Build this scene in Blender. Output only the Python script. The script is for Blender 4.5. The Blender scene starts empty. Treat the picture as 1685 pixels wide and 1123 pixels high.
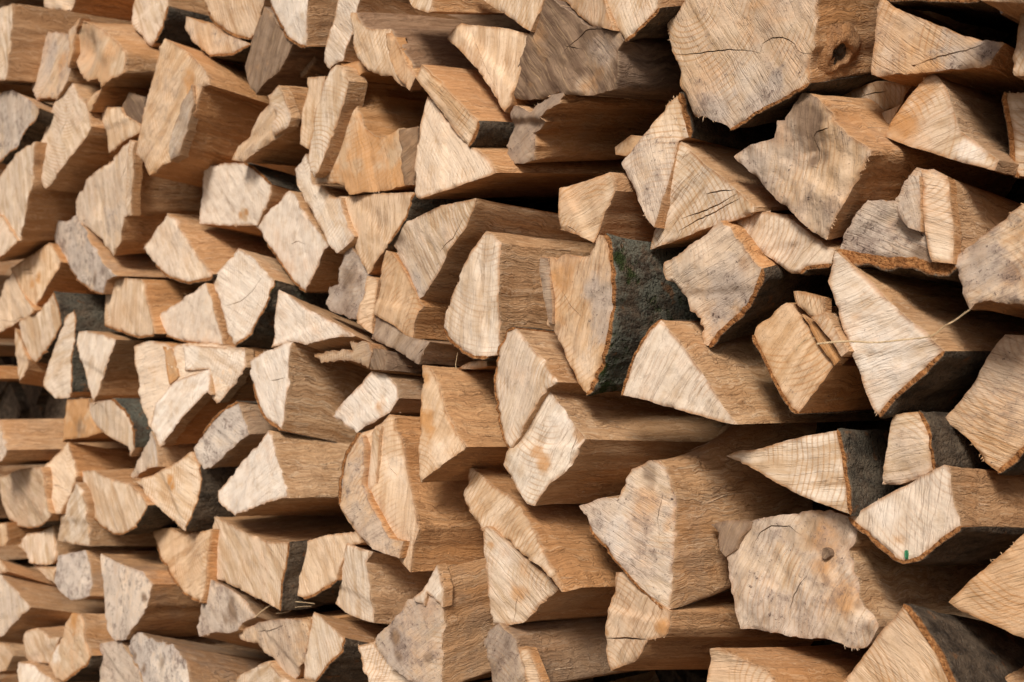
import bpy, math, random
import numpy as np
from mathutils import Vector, Matrix
from mathutils.geometry import delaunay_2d_cdt

# ------------------------------------------------------------------ camera, sky, sun, exposure
scene = bpy.context.scene
COL = scene.collection
IMG_W, IMG_H = 1685.0, 1123.0
FPX = 1900.0                       # focal length in photograph pixels
YAW = math.radians(46.0)           # the pile face runs away to the left
PITCH = math.radians(3.4)
DIST = 1.43
CAM = Vector((DIST * math.sin(YAW), -DIST * math.cos(YAW), 1.10))
FWD = Vector((-math.sin(YAW) * math.cos(PITCH), math.cos(YAW) * math.cos(PITCH), math.sin(PITCH)))
RIGHT = Vector((math.cos(YAW), math.sin(YAW), 0.0))
UP = RIGHT.cross(FWD)
cam_data = bpy.data.cameras.new("camera")
cam = bpy.data.objects.new("camera", cam_data)
COL.objects.link(cam)
cam.matrix_world = Matrix((
    (RIGHT.x, UP.x, -FWD.x, CAM.x),
    (RIGHT.y, UP.y, -FWD.y, CAM.y),
    (RIGHT.z, UP.z, -FWD.z, CAM.z),
    (0, 0, 0, 1)))
cam_data.sensor_width = 36.0
cam_data.lens = FPX / IMG_W * 36.0
cam_data.clip_start = 0.02
cam_data.clip_end = 400.0
cam_data.dof.use_dof = True
cam_data.dof.focus_distance = 1.34
cam_data.dof.aperture_fstop = 7.0
scene.camera = cam

SUN_EL, SUN_AZ = 35.0, 148.0       # azimuth clockwise from +Y: in front of the pile, behind the camera
world = bpy.data.worlds.new("World")
scene.world = world
world.use_nodes = True
wn = world.node_tree.nodes
sky = wn.new("ShaderNodeTexSky")
sky.sky_type = 'NISHITA'
sky.sun_disc = False
sky.sun_elevation = math.radians(SUN_EL)
sky.sun_rotation = math.radians(SUN_AZ)
sky.dust_density = 4.0
sky.air_density = 0.7
world.node_tree.links.new(sky.outputs[0], wn["Background"].inputs[0])
wn["Background"].inputs[1].default_value = 0.05
sun_data = bpy.data.lights.new("sun", 'SUN')
sun_data.energy = 2.3
sun_data.angle = math.radians(15)
sun_data.color = (1.0, 0.95, 0.88)
sun = bpy.data.objects.new("sun", sun_data)
COL.objects.link(sun)
sd = Vector((math.sin(math.radians(SUN_AZ)) * math.cos(math.radians(SUN_EL)),
             math.cos(math.radians(SUN_AZ)) * math.cos(math.radians(SUN_EL)),
             math.sin(math.radians(SUN_EL))))
sun.rotation_euler = sd.to_track_quat('Z', 'Y').to_euler()
sun.location = (0, -6, 6)
vs = scene.view_settings
vs.view_transform = 'Standard'
vs.look = 'None'
vs.exposure = 0.70
vs.gamma = 1.0
vs.use_curve_mapping = False

# ------------------------------------------------------------------ numeric helpers
def _hash(ix, iy, iz):
    n = (ix * 374761393 + iy * 668265263 + iz * 2147483647 + 1013904223) & 0xFFFFFFFF
    n = ((n ^ (n >> 13)) * 1274126177) & 0xFFFFFFFF
    n = ((n ^ (n >> 16)) * 2246822519) & 0xFFFFFFFF
    return ((n ^ (n >> 15)) & 0xFFFFFF) / float(0xFFFFFF)

def vnoise(x, y, z):
    """smooth value noise in [-1, 1], vectorised"""
    x, y, z = np.broadcast_arrays(np.asarray(x, float), np.asarray(y, float), np.asarray(z, float))
    fx, fy, fz = np.floor(x), np.floor(y), np.floor(z)
    ix, iy, iz = fx.astype(np.int64), fy.astype(np.int64), fz.astype(np.int64)
    tx, ty, tz = x - fx, y - fy, z - fz
    tx, ty, tz = [t * t * (3 - 2 * t) for t in (tx, ty, tz)]
    def c(a, b, d):
        return _hash(ix + a, iy + b, iz + d)
    x00 = c(0, 0, 0) * (1 - tx) + c(1, 0, 0) * tx
    x10 = c(0, 1, 0) * (1 - tx) + c(1, 1, 0) * tx
    x01 = c(0, 0, 1) * (1 - tx) + c(1, 0, 1) * tx
    x11 = c(0, 1, 1) * (1 - tx) + c(1, 1, 1) * tx
    return 2 * ((x00 * (1 - ty) + x10 * ty) * (1 - tz) + (x01 * (1 - ty) + x11 * ty) * tz) - 1

CF, CR, CU, CC = (np.array(v) for v in (FWD, RIGHT, UP, CAM))

def rays(px):
    px = np.asarray(px, float)
    d = CF + ((px[:, 0:1] - IMG_W / 2) / FPX) * CR - ((px[:, 1:2] - IMG_H / 2) / FPX) * CU
    return d

def on_plane(px, p0, n):
    d = rays(px)
    t = ((p0 - CC) @ n) / (d @ n)
    return CC + d * t[:, None]

def project(p):
    v = np.asarray(p, float) - CC
    z = v @ CF
    return np.stack([IMG_W / 2 + FPX * (v @ CR) / z, IMG_H / 2 - FPX * (v @ CU) / z], -1)

# ------------------------------------------------------------------ materials
class NT:
    def __init__(self, name):
        self.mat = bpy.data.materials.new(name)
        self.mat.use_nodes = True
        self.t = self.mat.node_tree
        self.bsdf = self.t.nodes["Principled BSDF"]
    def n(self, kind, **kw):
        nd = self.t.nodes.new(kind)
        for k, v in kw.items():
            setattr(nd, k, v)
        return nd
    def put(self, sock, v):
        if hasattr(v, "is_output") or isinstance(v, bpy.types.NodeSocket):
            self.t.links.new(v, sock)
        else:
            sock.default_value = v
    def math(self, op, a, b=0.0, c=0.0, clamp=False):
        nd = self.n("ShaderNodeMath", operation=op)
        nd.use_clamp = clamp
        for i, v in enumerate((a, b, c)):
            self.put(nd.inputs[i], v)
        return nd.outputs[0]
    def mul(self, a, b): return self.math('MULTIPLY', a, b)
    def add(self, a, b): return self.math('ADD', a, b)
    def ramp(self, v, lo, hi, a=0.0, b=1.0):
        nd = self.n("ShaderNodeMapRange", interpolation_type='SMOOTHSTEP')
        for i, x in enumerate((v, lo, hi, a, b)):
            self.put(nd.inputs[i], x)
        return nd.outputs[0]
    def mix(self, f, a, b, blend='MIX'):
        nd = self.n("ShaderNodeMix", data_type='RGBA', blend_type=blend)
        self.put(nd.inputs[0], f)
        for s, v in ((nd.inputs[6], a), (nd.inputs[7], b)):
            if isinstance(v, tuple) and len(v) == 3:
                v = (*v, 1.0)
            self.put(s, v)
        return nd.outputs[2]
    def attr(self, name):
        return self.n("ShaderNodeAttribute", attribute_name=name)
    def sep(self, v):
        nd = self.n("ShaderNodeSeparateXYZ")
        self.put(nd.inputs[0], v)
        return nd.outputs
    def comb(self, x, y, z):
        nd = self.n("ShaderNodeCombineXYZ")
        for i, v in enumerate((x, y, z)):
            self.put(nd.inputs[i], v)
        return nd.outputs[0]
    def vmul(self, v, s):
        nd = self.n("ShaderNodeVectorMath", operation='MULTIPLY')
        self.put(nd.inputs[0], v)
        nd.inputs[1].default_value = s
        return nd.outputs[0]
    def noise(self, v, scale, detail=2.0, rough=0.55, dist=0.0):
        nd = self.n("ShaderNodeTexNoise")
        self.put(nd.inputs["Vector"], v)
        nd.inputs["Scale"].default_value = scale
        nd.inputs["Detail"].default_value = detail
        nd.inputs["Roughness"].default_value = rough
        nd.inputs["Distortion"].default_value = dist
        return nd.outputs[0]
    def bump(self, h, dist, strength=1.0, normal=None):
        nd = self.n("ShaderNodeBump")
        nd.inputs["Strength"].default_value = strength
        nd.inputs["Distance"].default_value = dist
        self.put(nd.inputs["Height"], h)
        if normal is not None:
            self.put(nd.inputs["Normal"], normal)
        return nd.outputs[0]

def wood_material(name, cap):
    m = NT(name)
    wc = m.attr("wc").outputs["Vector"]
    par = m.attr("par")
    tone, dirt, stain = m.sep(par.outputs["Color"])
    weather = par.outputs["Alpha"]
    edge, rnd, _ = m.sep(m.attr("aux").outputs["Vector"])
    x, y, z = m.sep(wc)
    warp = m.noise(m.vmul(wc, (1, 1, 0.55)), 16.0, 2.0)
    r = m.math('SQRT', m.add(m.mul(x, x), m.mul(y, y)))
    r = m.add(r, m.mul(warp, 0.010 if cap else 0.022))
    ph = m.mul(r, 2 * math.pi / (0.0066 if cap else 0.0056))
    ph = m.add(ph, m.mul(m.noise(wc, 40.0, 2.0), 3.0))
    ring = m.math('POWER', m.add(m.mul(m.math('SINE', ph), 0.5), 0.5), 5.0)
    def hair(v, scale, width, detail=2.0, centre=0.5):
        # thin lines where a noise field crosses its middle value
        f = m.math('ABSOLUTE', m.add(m.noise(v, scale, detail, 0.55), -centre))
        return m.ramp(f, width, 0.0)
    ringw = m.ramp(m.noise(wc, 22.0, 1.0), 0.38, 0.66)
    wob = m.n("ShaderNodeTexNoise")
    m.put(wob.inputs["Vector"], m.vmul(wc, (14, 14, 17)))
    wob.inputs["Scale"].default_value = 1.0
    wob.inputs["Detail"].default_value = 3.0
    wv_ = m.n("ShaderNodeVectorMath", operation='MULTIPLY_ADD')
    m.put(wv_.inputs[0], wob.outputs["Color"])
    wv_.inputs[1].default_value = (0.03, 0.03, 0.0)
    m.put(wv_.inputs[2], wc)
    wg = wv_.outputs[0]
    fib = m.noise(m.vmul(wg, (430, 430, 26)), 1.0, 3.0, 0.65, 0.4)
    fleck = m.noise(m.vmul(wc, (260, 260, 420)), 1.0, 2.0, 0.6)
    fib2 = m.noise(m.vmul(wg, (120, 120, 8)), 1.0, 4.0, 0.65, 0.6)
    fib3 = m.noise(m.vmul(wc, (26, 26, 3.0)), 1.0, 2.0, 0.5)
    blot = m.noise(wc, 19.0, 3.0, 0.6)
    blot2 = m.noise(wc, 58.0, 5.0, 0.7)
    big = m.noise(wc, 8.0, 2.0)
    if cap:
        # saw-cut face: streaks left by the chain in one direction for each log
        ang = m.mul(rnd, 3.0)
        ca, sa = m.math('COSINE', ang), m.math('SINE', ang)
        u = m.add(m.mul(x, ca), m.mul(y, sa))
        v = m.add(m.mul(x, m.mul(sa, -1.0)), m.mul(y, ca))
        v2 = m.add(v, m.mul(warp, 0.008))
        saw = m.noise(m.comb(m.mul(u, 24), m.mul(v2, 330), z), 1.0, 4.0, 0.72)
        saw2 = m.noise(m.comb(m.mul(u, 7), m.mul(v2, 70), z), 1.0, 3.0, 0.6)
        sawk = m.ramp(m.math('FRACT', m.mul(rnd, 7.3)), 0.0, 1.0, 0.25, 1.0)
        sawk = m.mul(sawk, m.ramp(blot, 0.3, 0.6, 0.35, 1.0))
        col = m.mix(m.ramp(saw2, 0.3, 0.7), (0.53, 0.375, 0.235), (0.71, 0.575, 0.435))
        col = m.mix(m.mul(m.ramp(m.add(blot, m.mul(m.add(saw2, -0.5), 0.4)), 0.42, 0.66), 0.7), col, (0.81, 0.715, 0.60))
        col = m.mix(m.mul(m.mul(m.ramp(saw, 0.48, 0.68), 0.45), sawk), col, (0.40, 0.255, 0.14))
        scr = hair(m.comb(m.mul(u, 10), m.mul(v2, 120), z), 1.0, 0.035, 3.0)
        scr2 = hair(m.comb(m.mul(u, 6), m.mul(v2, 60), m.add(z, 7.0)), 1.0, 0.02, 4.0)
        col = m.mix(m.mul(m.mul(ring, ringw), 0.62), col, (0.44, 0.235, 0.095))
        col = m.mix(m.mul(m.mul(scr, 0.34), m.mul(sawk, m.ramp(blot2, 0.35, 0.6))), col, (0.30, 0.165, 0.075))
        col = m.mix(m.mul(m.mul(scr2, 0.5), m.ramp(big, 0.4, 0.6)), col, (0.27, 0.145, 0.065))
        col = m.mix(m.mul(m.ramp(m.noise(wc, 270.0, 4.0, 0.75), 0.54, 0.72), 0.42), col, (0.36, 0.225, 0.125))
        col = m.mix(m.mul(m.mul(m.ramp(tone, 0.55, 1.0), 0.7), m.ramp(blot2, 0.3, 0.55, 0.45, 1.0)), col, (0.86, 0.79, 0.71))
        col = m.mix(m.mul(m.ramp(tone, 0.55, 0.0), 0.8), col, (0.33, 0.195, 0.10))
        hue = m.math('FRACT', m.mul(rnd, 13.7))
        col = m.mix(m.mul(m.ramp(hue, 0.35, 1.0), 0.55), col, m.mix(1.0, col, (0.99, 0.80, 0.58), 'MULTIPLY'))
        # orange stain in patches and along the rim
        st = m.ramp(m.add(blot, m.add(m.mul(stain, 0.24), m.mul(m.add(saw2, -0.5), 0.5))), 0.52, 0.80)
        col = m.mix(m.mul(st, m.add(m.mul(stain, 0.7), 0.12)), col, (0.52, 0.27, 0.10))
        rim = m.mul(m.ramp(edge, 1.0, 0.0), m.ramp(m.noise(wc, 45.0, 3.0), 0.36, 0.58, 0.25, 1.0))
        col = m.mix(m.mul(rim, 0.7), col, (0.36, 0.17, 0.06))
        # pale grime, dark mould and fine specks
        g = m.ramp(m.add(big, m.add(m.mul(dirt, 0.22), m.mul(m.add(blot2, -0.5), 0.5))), 0.46, 0.74)
        col = m.mix(m.mul(m.mul(g, dirt), 0.75), col, (0.47, 0.40, 0.345))
        g2 = m.ramp(m.add(blot2, m.add(m.mul(dirt, 0.14), m.mul(m.add(blot, -0.5), 0.55))), 0.60, 0.86)
        col = m.mix(m.mul(m.mul(g2, m.ramp(dirt, 0.08, 0.8)), 0.62), col, (0.20, 0.135, 0.105))
        spk = m.noise(wc, 290.0, 4.0, 0.75, 0.8)
        spk_t = m.ramp(m.add(spk, m.add(m.mul(dirt, 0.07), m.mul(m.add(blot2, -0.5), 0.42))), 0.66, 0.73)
        col = m.mix(m.mul(m.mul(spk_t, m.ramp(dirt, 0.05, 0.5)), 0.85), col, (0.085, 0.055, 0.045))
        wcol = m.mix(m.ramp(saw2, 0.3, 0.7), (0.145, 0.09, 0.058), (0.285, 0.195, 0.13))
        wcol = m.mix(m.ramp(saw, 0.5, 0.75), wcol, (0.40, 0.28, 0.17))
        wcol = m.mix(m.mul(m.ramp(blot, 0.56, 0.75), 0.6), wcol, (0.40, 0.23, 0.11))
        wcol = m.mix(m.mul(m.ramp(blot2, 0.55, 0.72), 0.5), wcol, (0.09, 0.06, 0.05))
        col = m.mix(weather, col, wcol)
        h = m.add(m.add(m.mul(m.mul(saw, sawk), 1.0), m.mul(m.add(scr, scr2), -0.22)), m.add(m.mul(saw2, 0.7), m.mul(blot2, 1.1)))
        h = m.add(h, m.mul(spk, m.mul(dirt, 0.5)))
        nrm = m.bump(h, 0.0021, 0.75)
        rough = 0.85
    else:
        sk = m.ramp(m.math('FRACT', m.mul(rnd, 5.1)), 0.0, 1.0, 0.25, 1.0)     # how strongly this log is streaked
        lines = m.noise(m.vmul(wc, (70, 70, 330)), 1.0, 3.0, 0.7)              # fine tool marks across the grain
        col = m.mix(m.mul(m.ramp(fib2, 0.3, 0.7), sk), (0.475, 0.27, 0.13), (0.625, 0.41, 0.235))
        col = m.mix(m.mul(m.ramp(fib3, 0.4, 0.7), 0.4), col, (0.385, 0.205, 0.095))
        col = m.mix(m.mul(m.ramp(big, 0.45, 0.65), 0.4), col, (0.62, 0.42, 0.255))
        col = m.mix(m.mul(m.mul(m.mul(ring, ringw), 0.45), sk), col, (0.34, 0.175, 0.075))
        col = m.mix(m.mul(m.mul(m.ramp(fib, 0.5, 0.7), 0.5), sk), col, (0.28, 0.15, 0.07))
        gl = hair(m.vmul(wg, (62, 62, 3.2)), 1.0, 0.022, 4.0)
        gl2 = hair(m.vmul(wg, (150, 150, 8.0)), 1.0, 0.05, 3.0)
        glw = m.ramp(m.noise(m.vmul(wc, (30, 30, 12)), 1.0, 2.0), 0.36, 0.6)
        col = m.mix(m.mul(m.mul(gl, 0.62), m.mul(glw, m.add(m.mul(sk, 0.7), 0.3))), col, (0.22, 0.105, 0.045))
        col = m.mix(m.mul(m.mul(gl2, 0.4), m.add(m.mul(sk, 0.7), 0.3)), col, (0.27, 0.14, 0.065))
        pale = hair(m.vmul(wg, (90, 90, 5.0)), 1.0, 0.03, 3.0, 0.58)
        col = m.mix(m.mul(pale, 0.4), col, (0.74, 0.57, 0.40))
        col = m.mix(m.mul(m.ramp(fib, 0.46, 0.28), 0.3), col, (0.70, 0.53, 0.37))
        col = m.mix(m.mul(m.ramp(lines, 0.52, 0.72), 0.28), col, (0.33, 0.19, 0.10))
        col = m.mix(m.mul(m.ramp(blot2, 0.55, 0.75), 0.25), col, (0.31, 0.175, 0.09))
        col = m.mix(m.mul(m.ramp(tone, 0.5, 1.0), 0.45), col, (0.70, 0.55, 0.41))
        col = m.mix(m.mul(m.ramp(tone, 0.5, 0.0), 0.5), col, (0.28, 0.155, 0.07))
        col = m.mix(m.mul(m.ramp(fleck, 0.55, 0.75), 0.35), col, (0.32, 0.185, 0.095))
        hue = m.math('FRACT', m.mul(rnd, 13.7))
        col = m.mix(m.ramp(hue, 0.2, 1.0), col, m.mix(1.0, col, (1.0, 0.84, 0.66), 'MULTIPLY'))
        st = m.ramp(m.add(fib3, m.mul(stain, 0.2)), 0.58, 0.82)
        col = m.mix(m.mul(st, m.add(m.mul(stain, 0.5), 0.1)), col, (0.44, 0.20, 0.06))
        grey = m.mul(m.ramp(m.add(blot, m.mul(dirt, 0.22)), 0.55, 0.78), m.mul(dirt, 0.55))
        col = m.mix(grey, col, (0.27, 0.215, 0.17))
        col = m.mix(m.mul(m.ramp(m.noise(wc, 130.0, 4.0, 0.75), 0.68, 0.74), m.ramp(dirt, 0.1, 0.8)), col, (0.10, 0.065, 0.05))
        wcol = m.mix(m.ramp(fib2, 0.3, 0.7), (0.085, 0.058, 0.046), (0.25, 0.175, 0.125))
        wcol = m.mix(m.mul(m.ramp(fib, 0.5, 0.75), 0.6), wcol, (0.05, 0.034, 0.028))
        col = m.mix(m.mul(weather, 0.9), col, wcol)
        col = m.mix(m.mul(m.ramp(edge, 1.0, 0.0), 0.35), col, (0.62, 0.46, 0.31))
        h = m.add(m.add(m.mul(fib, 0.8), m.mul(fib2, 1.2)), m.add(m.mul(lines, 0.6), m.add(m.mul(blot2, 0.8), m.mul(m.add(m.mul(gl, glw), m.mul(gl2, 0.5)), -0.9))))
        h = m.add(h, m.mul(m.mul(ring, ringw), 0.25))
        nrm = m.bump(h, 0.0017, 0.75)
        rough = 0.78
    gm = m.n("ShaderNodeGamma")
    m.put(gm.inputs[0], col)
    gm.inputs[1].default_value = 1.14 if cap else 1.04
    m.put(m.bsdf.inputs["Base Color"], gm.outputs[0])
    m.put(m.bsdf.inputs["Normal"], nrm)
    m.bsdf.inputs["Roughness"].default_value = rough
    m.bsdf.inputs["Specular IOR Level"].default_value = 0.2
    return m.mat

def bark_material():
    m = NT("bark")
    wc = m.attr("wc").outputs["Vector"]
    par = m.attr("par")
    tone, moss, grey = m.sep(par.outputs["Color"])
    out = m.sep(m.attr("aux").outputs["Vector"])[0]      # 0 at the wood, 1 at the outer skin
    a = m.noise(m.vmul(wc, (60, 60, 22)), 1.0, 4.0, 0.65)
    b = m.noise(wc, 210.0, 3.0, 0.7)
    c = m.noise(wc, 26.0, 3.0, 0.6)
    inner = m.mix(m.ramp(b, 0.35, 0.7), (0.20, 0.075, 0.022), (0.42, 0.195, 0.07))
    outer = m.mix(m.ramp(a, 0.3, 0.7), (0.034, 0.023, 0.015), (0.130, 0.092, 0.060))
    outer = m.mix(m.mul(m.ramp(b, 0.55, 0.72), 0.5), outer, (0.17, 0.15, 0.125))
    outer = m.mix(m.mul(grey, m.ramp(m.add(c, m.mul(m.add(b, -0.5), 0.6)), 0.32, 0.6)), outer, (0.118, 0.116, 0.088))
    outer = m.mix(m.mul(m.ramp(b, 0.46, 0.3), 0.75), outer, (0.022, 0.018, 0.015))
    outer = m.mix(m.mul(m.ramp(m.noise(wc, 44.0, 2.0), 0.64, 0.72), 0.55), outer, (0.20, 0.085, 0.03))
    ms = m.ramp(m.add(m.noise(wc, 17.0, 5.0, 0.72), m.mul(moss, 0.16)), 0.63, 0.74)
    outer = m.mix(m.mul(ms, m.ramp(moss, 0.02, 0.3)), outer, (0.030, 0.045, 0.010))
    col = m.mix(m.ramp(m.add(out, m.mul(m.add(b, -0.5), 0.35)), 0.58, 0.86), inner, outer)
    m.put(m.bsdf.inputs["Base Color"], col)
    m.put(m.bsdf.inputs["Normal"], m.bump(m.add(m.mul(a, 1.4), m.add(b, m.mul(ms, m.mul(b, 1.5)))), 0.0055, 1.0))
    m.bsdf.inputs["Roughness"].default_value = 0.9
    m.bsdf.inputs["Specular IOR Level"].default_value = 0.2
    return m.mat

def plain_material(name, c1, c2, scale, rough=0.9):
    m = NT(name)
    co = m.n("ShaderNodeTexCoord").outputs["Object"]
    m.put(m.bsdf.inputs["Base Color"], m.mix(m.ramp(m.noise(co, scale, 5.0, 0.65), 0.3, 0.7), c1, c2))
    m.put(m.bsdf.inputs["Normal"], m.bump(m.noise(co, scale * 3, 4.0), 0.01, 0.5))
    m.bsdf.inputs["Roughness"].default_value = rough
    return m.mat

MAT_END = wood_material("sawn_end_grain", True)
MAT_SIDE = wood_material("split_wood", False)
MAT_BARK = bark_material()
MAT_EARTH = plain_material("earth", (0.07, 0.05, 0.032), (0.15, 0.11, 0.07), 6.0)
MAT_STRAW = plain_material("dry_straw", (0.50, 0.34, 0.18), (0.64, 0.47, 0.28), 60.0)
MAT_GREEN = plain_material("green_paint", (0.02, 0.16, 0.07), (0.05, 0.28, 0.12), 200.0)

# ------------------------------------------------------------------ mesh helpers
def make_mesh(name, verts, faces, mat, wc, par, aux, sharp=38):
    me = bpy.data.meshes.new(name)
    me.from_pydata([tuple(v) for v in verts], [], faces)
    n = len(verts)
    a = me.attributes.new("wc", 'FLOAT_VECTOR', 'POINT')
    a.data.foreach_set("vector", np.asarray(wc, np.float32).ravel())
    a = me.attributes.new("par", 'FLOAT_COLOR', 'POINT')
    p = np.empty((n, 4), np.float32)
    p[:] = par
    a.data.foreach_set("color", p.ravel())
    a = me.attributes.new("aux", 'FLOAT_VECTOR', 'POINT')
    a.data.foreach_set("vector", np.asarray(aux, np.float32).ravel())
    me.materials.append(mat)
    me.polygons.foreach_set("use_smooth", [True] * len(me.polygons))
    me.update()
    me.set_sharp_from_angle(angle=math.radians(sharp))
    return me

def add_obj(name, me, parent=None):
    o = bpy.data.objects.new(name, me)
    COL.objects.link(o)
    if parent is not None:
        o.parent = parent
    return o

CROPX = {'a': (0, 400, 800, 1200), 'b': (0, 400, 800, 1245), 'c': (0, 400, 800, 1245), 'd': (0, 400, 800, 1245)}
CROPY = {'a': 0, 'b': 250, 'c': 530, 'd': 823}
CS = 440.0 / 1647.0

def parse(crop, text):
    """'x,y x,y* ...' in the coordinates of an enlarged piece of the photograph -> photograph pixels"""
    x0, y0 = CROPX[crop[0]][int(crop[1])], CROPY[crop[0]]
    pts, bark = [], []
    for tok in text.split():
        b = tok.endswith('*')
        if b:
            tok = tok[:-1]
        a, c = tok.split(',')
        pts.append((x0 + float(a) * CS, y0 + float(c) * CS))
        bark.append(b)
    return np.array(pts), bark

def signed_area(p):
    q = np.roll(p, -1, 0)
    return 0.5 * np.sum(p[:, 0] * q[:, 1] - q[:, 0] * p[:, 1])

def densify(p, bark, step):
    out, fl, corner = [], [], []
    n = len(p)
    for i in range(n):
        a, b = p[i], p[(i + 1) % n]
        k = max(1, int(round(np.linalg.norm(b - a) / step)))
        for j in range(k):
            out.append(a + (b - a) * j / k)
            fl.append(bark[i])
            corner.append(j == 0)
    return np.array(out), fl, corner

def inside(poly, pts):
    x, y = pts[:, 0], pts[:, 1]
    res = np.zeros(len(pts), bool)
    j = len(poly) - 1
    for i in range(len(poly)):
        xi, yi = poly[i]; xj, yj = poly[j]
        c = ((yi > y) != (yj > y)) & (x < (xj - xi) * (y - yi) / (yj - yi + 1e-12) + xi)
        res ^= c
        j = i
    return res

def seg_dist(poly, pts):
    a = poly; b = np.roll(poly, -1, 0)
    d = b - a
    L = np.maximum((d * d).sum(1), 1e-12)
    t = np.clip(((pts[:, None, :] - a[None]) * d[None]).sum(2) / L[None], 0, 1)
    c = a[None] + d[None] * t[..., None]
    return np.sqrt(((pts[:, None, :] - c) ** 2).sum(2)).min(1)

def _cross2(a, b):
    return a[..., 0] * b[..., 1] - a[..., 1] * b[..., 0]

def solve_depths(logs):
    """How far each end stands out of the pile face (metres), so that a log whose side shows
    stands proud of the log its side runs up against."""
    polys = [parse(c, t)[0] for c, t, o, l in logs]
    ax = np.array([0.0, 1.0, 0.0])
    az = ax @ CF
    VP = np.array([IMG_W / 2 + FPX * (ax @ CR) / az, IMG_H / 2 - FPX * (ax @ CU) / az])
    N = len(polys)
    pairs = []
    for A in range(N):
        if logs[A][2].get('abs'):
            continue
        bp, _, _ = densify(polys[A], [False] * len(polys[A]), 8.0)
        dirv = VP - bp
        dist = np.linalg.norm(dirv, axis=1)
        u = dirv / dist[:, None]
        ok = ~inside(polys[A], bp + u * 3.0)
        bp, u, dist = bp[ok], u[ok], dist[ok]
        if not len(bp):
            continue
        Pw = on_plane(bp, np.zeros(3), np.array([0.0, -1.0, 0.0]))
        Zs = (Pw - CC) @ CF
        first = np.full(len(bp), 1e9); who = np.full(len(bp), -1)
        for B in range(N):
            if B == A or logs[B][2].get('abs'):
                continue
            pb = polys[B]
            if pb[:, 0].max() < bp[:, 0].min() or pb[:, 0].min() > bp[:, 0].max() + 260 or pb[:, 1].min() > bp[:, 1].max() + 80 or pb[:, 1].max() < bp[:, 1].min() - 80:
                continue
            e = np.roll(pb, -1, 0) - pb
            den = _cross2(u[:, None, :], e[None])
            w = pb[None] - bp[:, None, :]
            t = _cross2(w, e[None]) / np.where(np.abs(den) < 1e-9, 1e-9, den)
            k = _cross2(w, u[:, None, :]) / np.where(np.abs(den) < 1e-9, 1e-9, den)
            t = np.where((t > -6) & (k >= 0) & (k <= 1), t, 1e9).min(1)
            t = np.where(inside(pb, bp + u * 4), np.minimum(t, 0.0), t)
            hit = t < first
            first[hit] = t[hit]; who[hit] = B
        for B in set(who[first < 240].tolist()):
            if B < 0:
                continue
            m = (who == B) & (first < 240)
            t = np.maximum(first[m], 0)
            g = t * Zs[m] / (az * (dist[m] - t))
            pairs.append((A, B, float(g.min()), float(m.sum()), float(np.percentile(g, 50))))
    # least squares for contact, then enforce that no side covers a traced end
    M = np.zeros((N, N)); r = np.zeros(N)
    for A, B, g, w, gm in pairs:
        want = min(g + 0.01, 0.10)
        M[A, A] += w; M[B, B] += w; M[A, B] -= w; M[B, A] -= w
        r[A] += w * want; r[B] -= w * want
    M += np.eye(N) * 2.5
    hint = np.array([l[2].get('d', 0.0) * 0.006 if not l[2].get('abs') else 0.0 for l in logs])
    r += 2.5 * hint
    D = np.linalg.solve(M, r)
    for _ in range(400):
        for A, B, g, w, gm in pairs:
            x = D[A] - D[B] - (g + 0.004)
            if x > 0:
                D[A] -= x * 0.5; D[B] += x * 0.5
    cen = np.array([p.mean(0) for p in polys])
    for i, l in enumerate(logs):        # a deep piece takes its depth from the ends around it
        if l[2].get('abs'):
            dd = np.linalg.norm(cen - cen[i], axis=1)
            near = [j for j in np.argsort(dd)[1:7] if not logs[j][2].get('abs')]
            D[i] = min(D[j] for j in near) * 0.6 + 0.4 * float(np.mean([D[j] for j in near]))
        l[2]['D'] = float(D[i])
    return D, pairs

NOSTACK = np.array([0.0, -1.0, 0.0])
SEED = [0]

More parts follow.
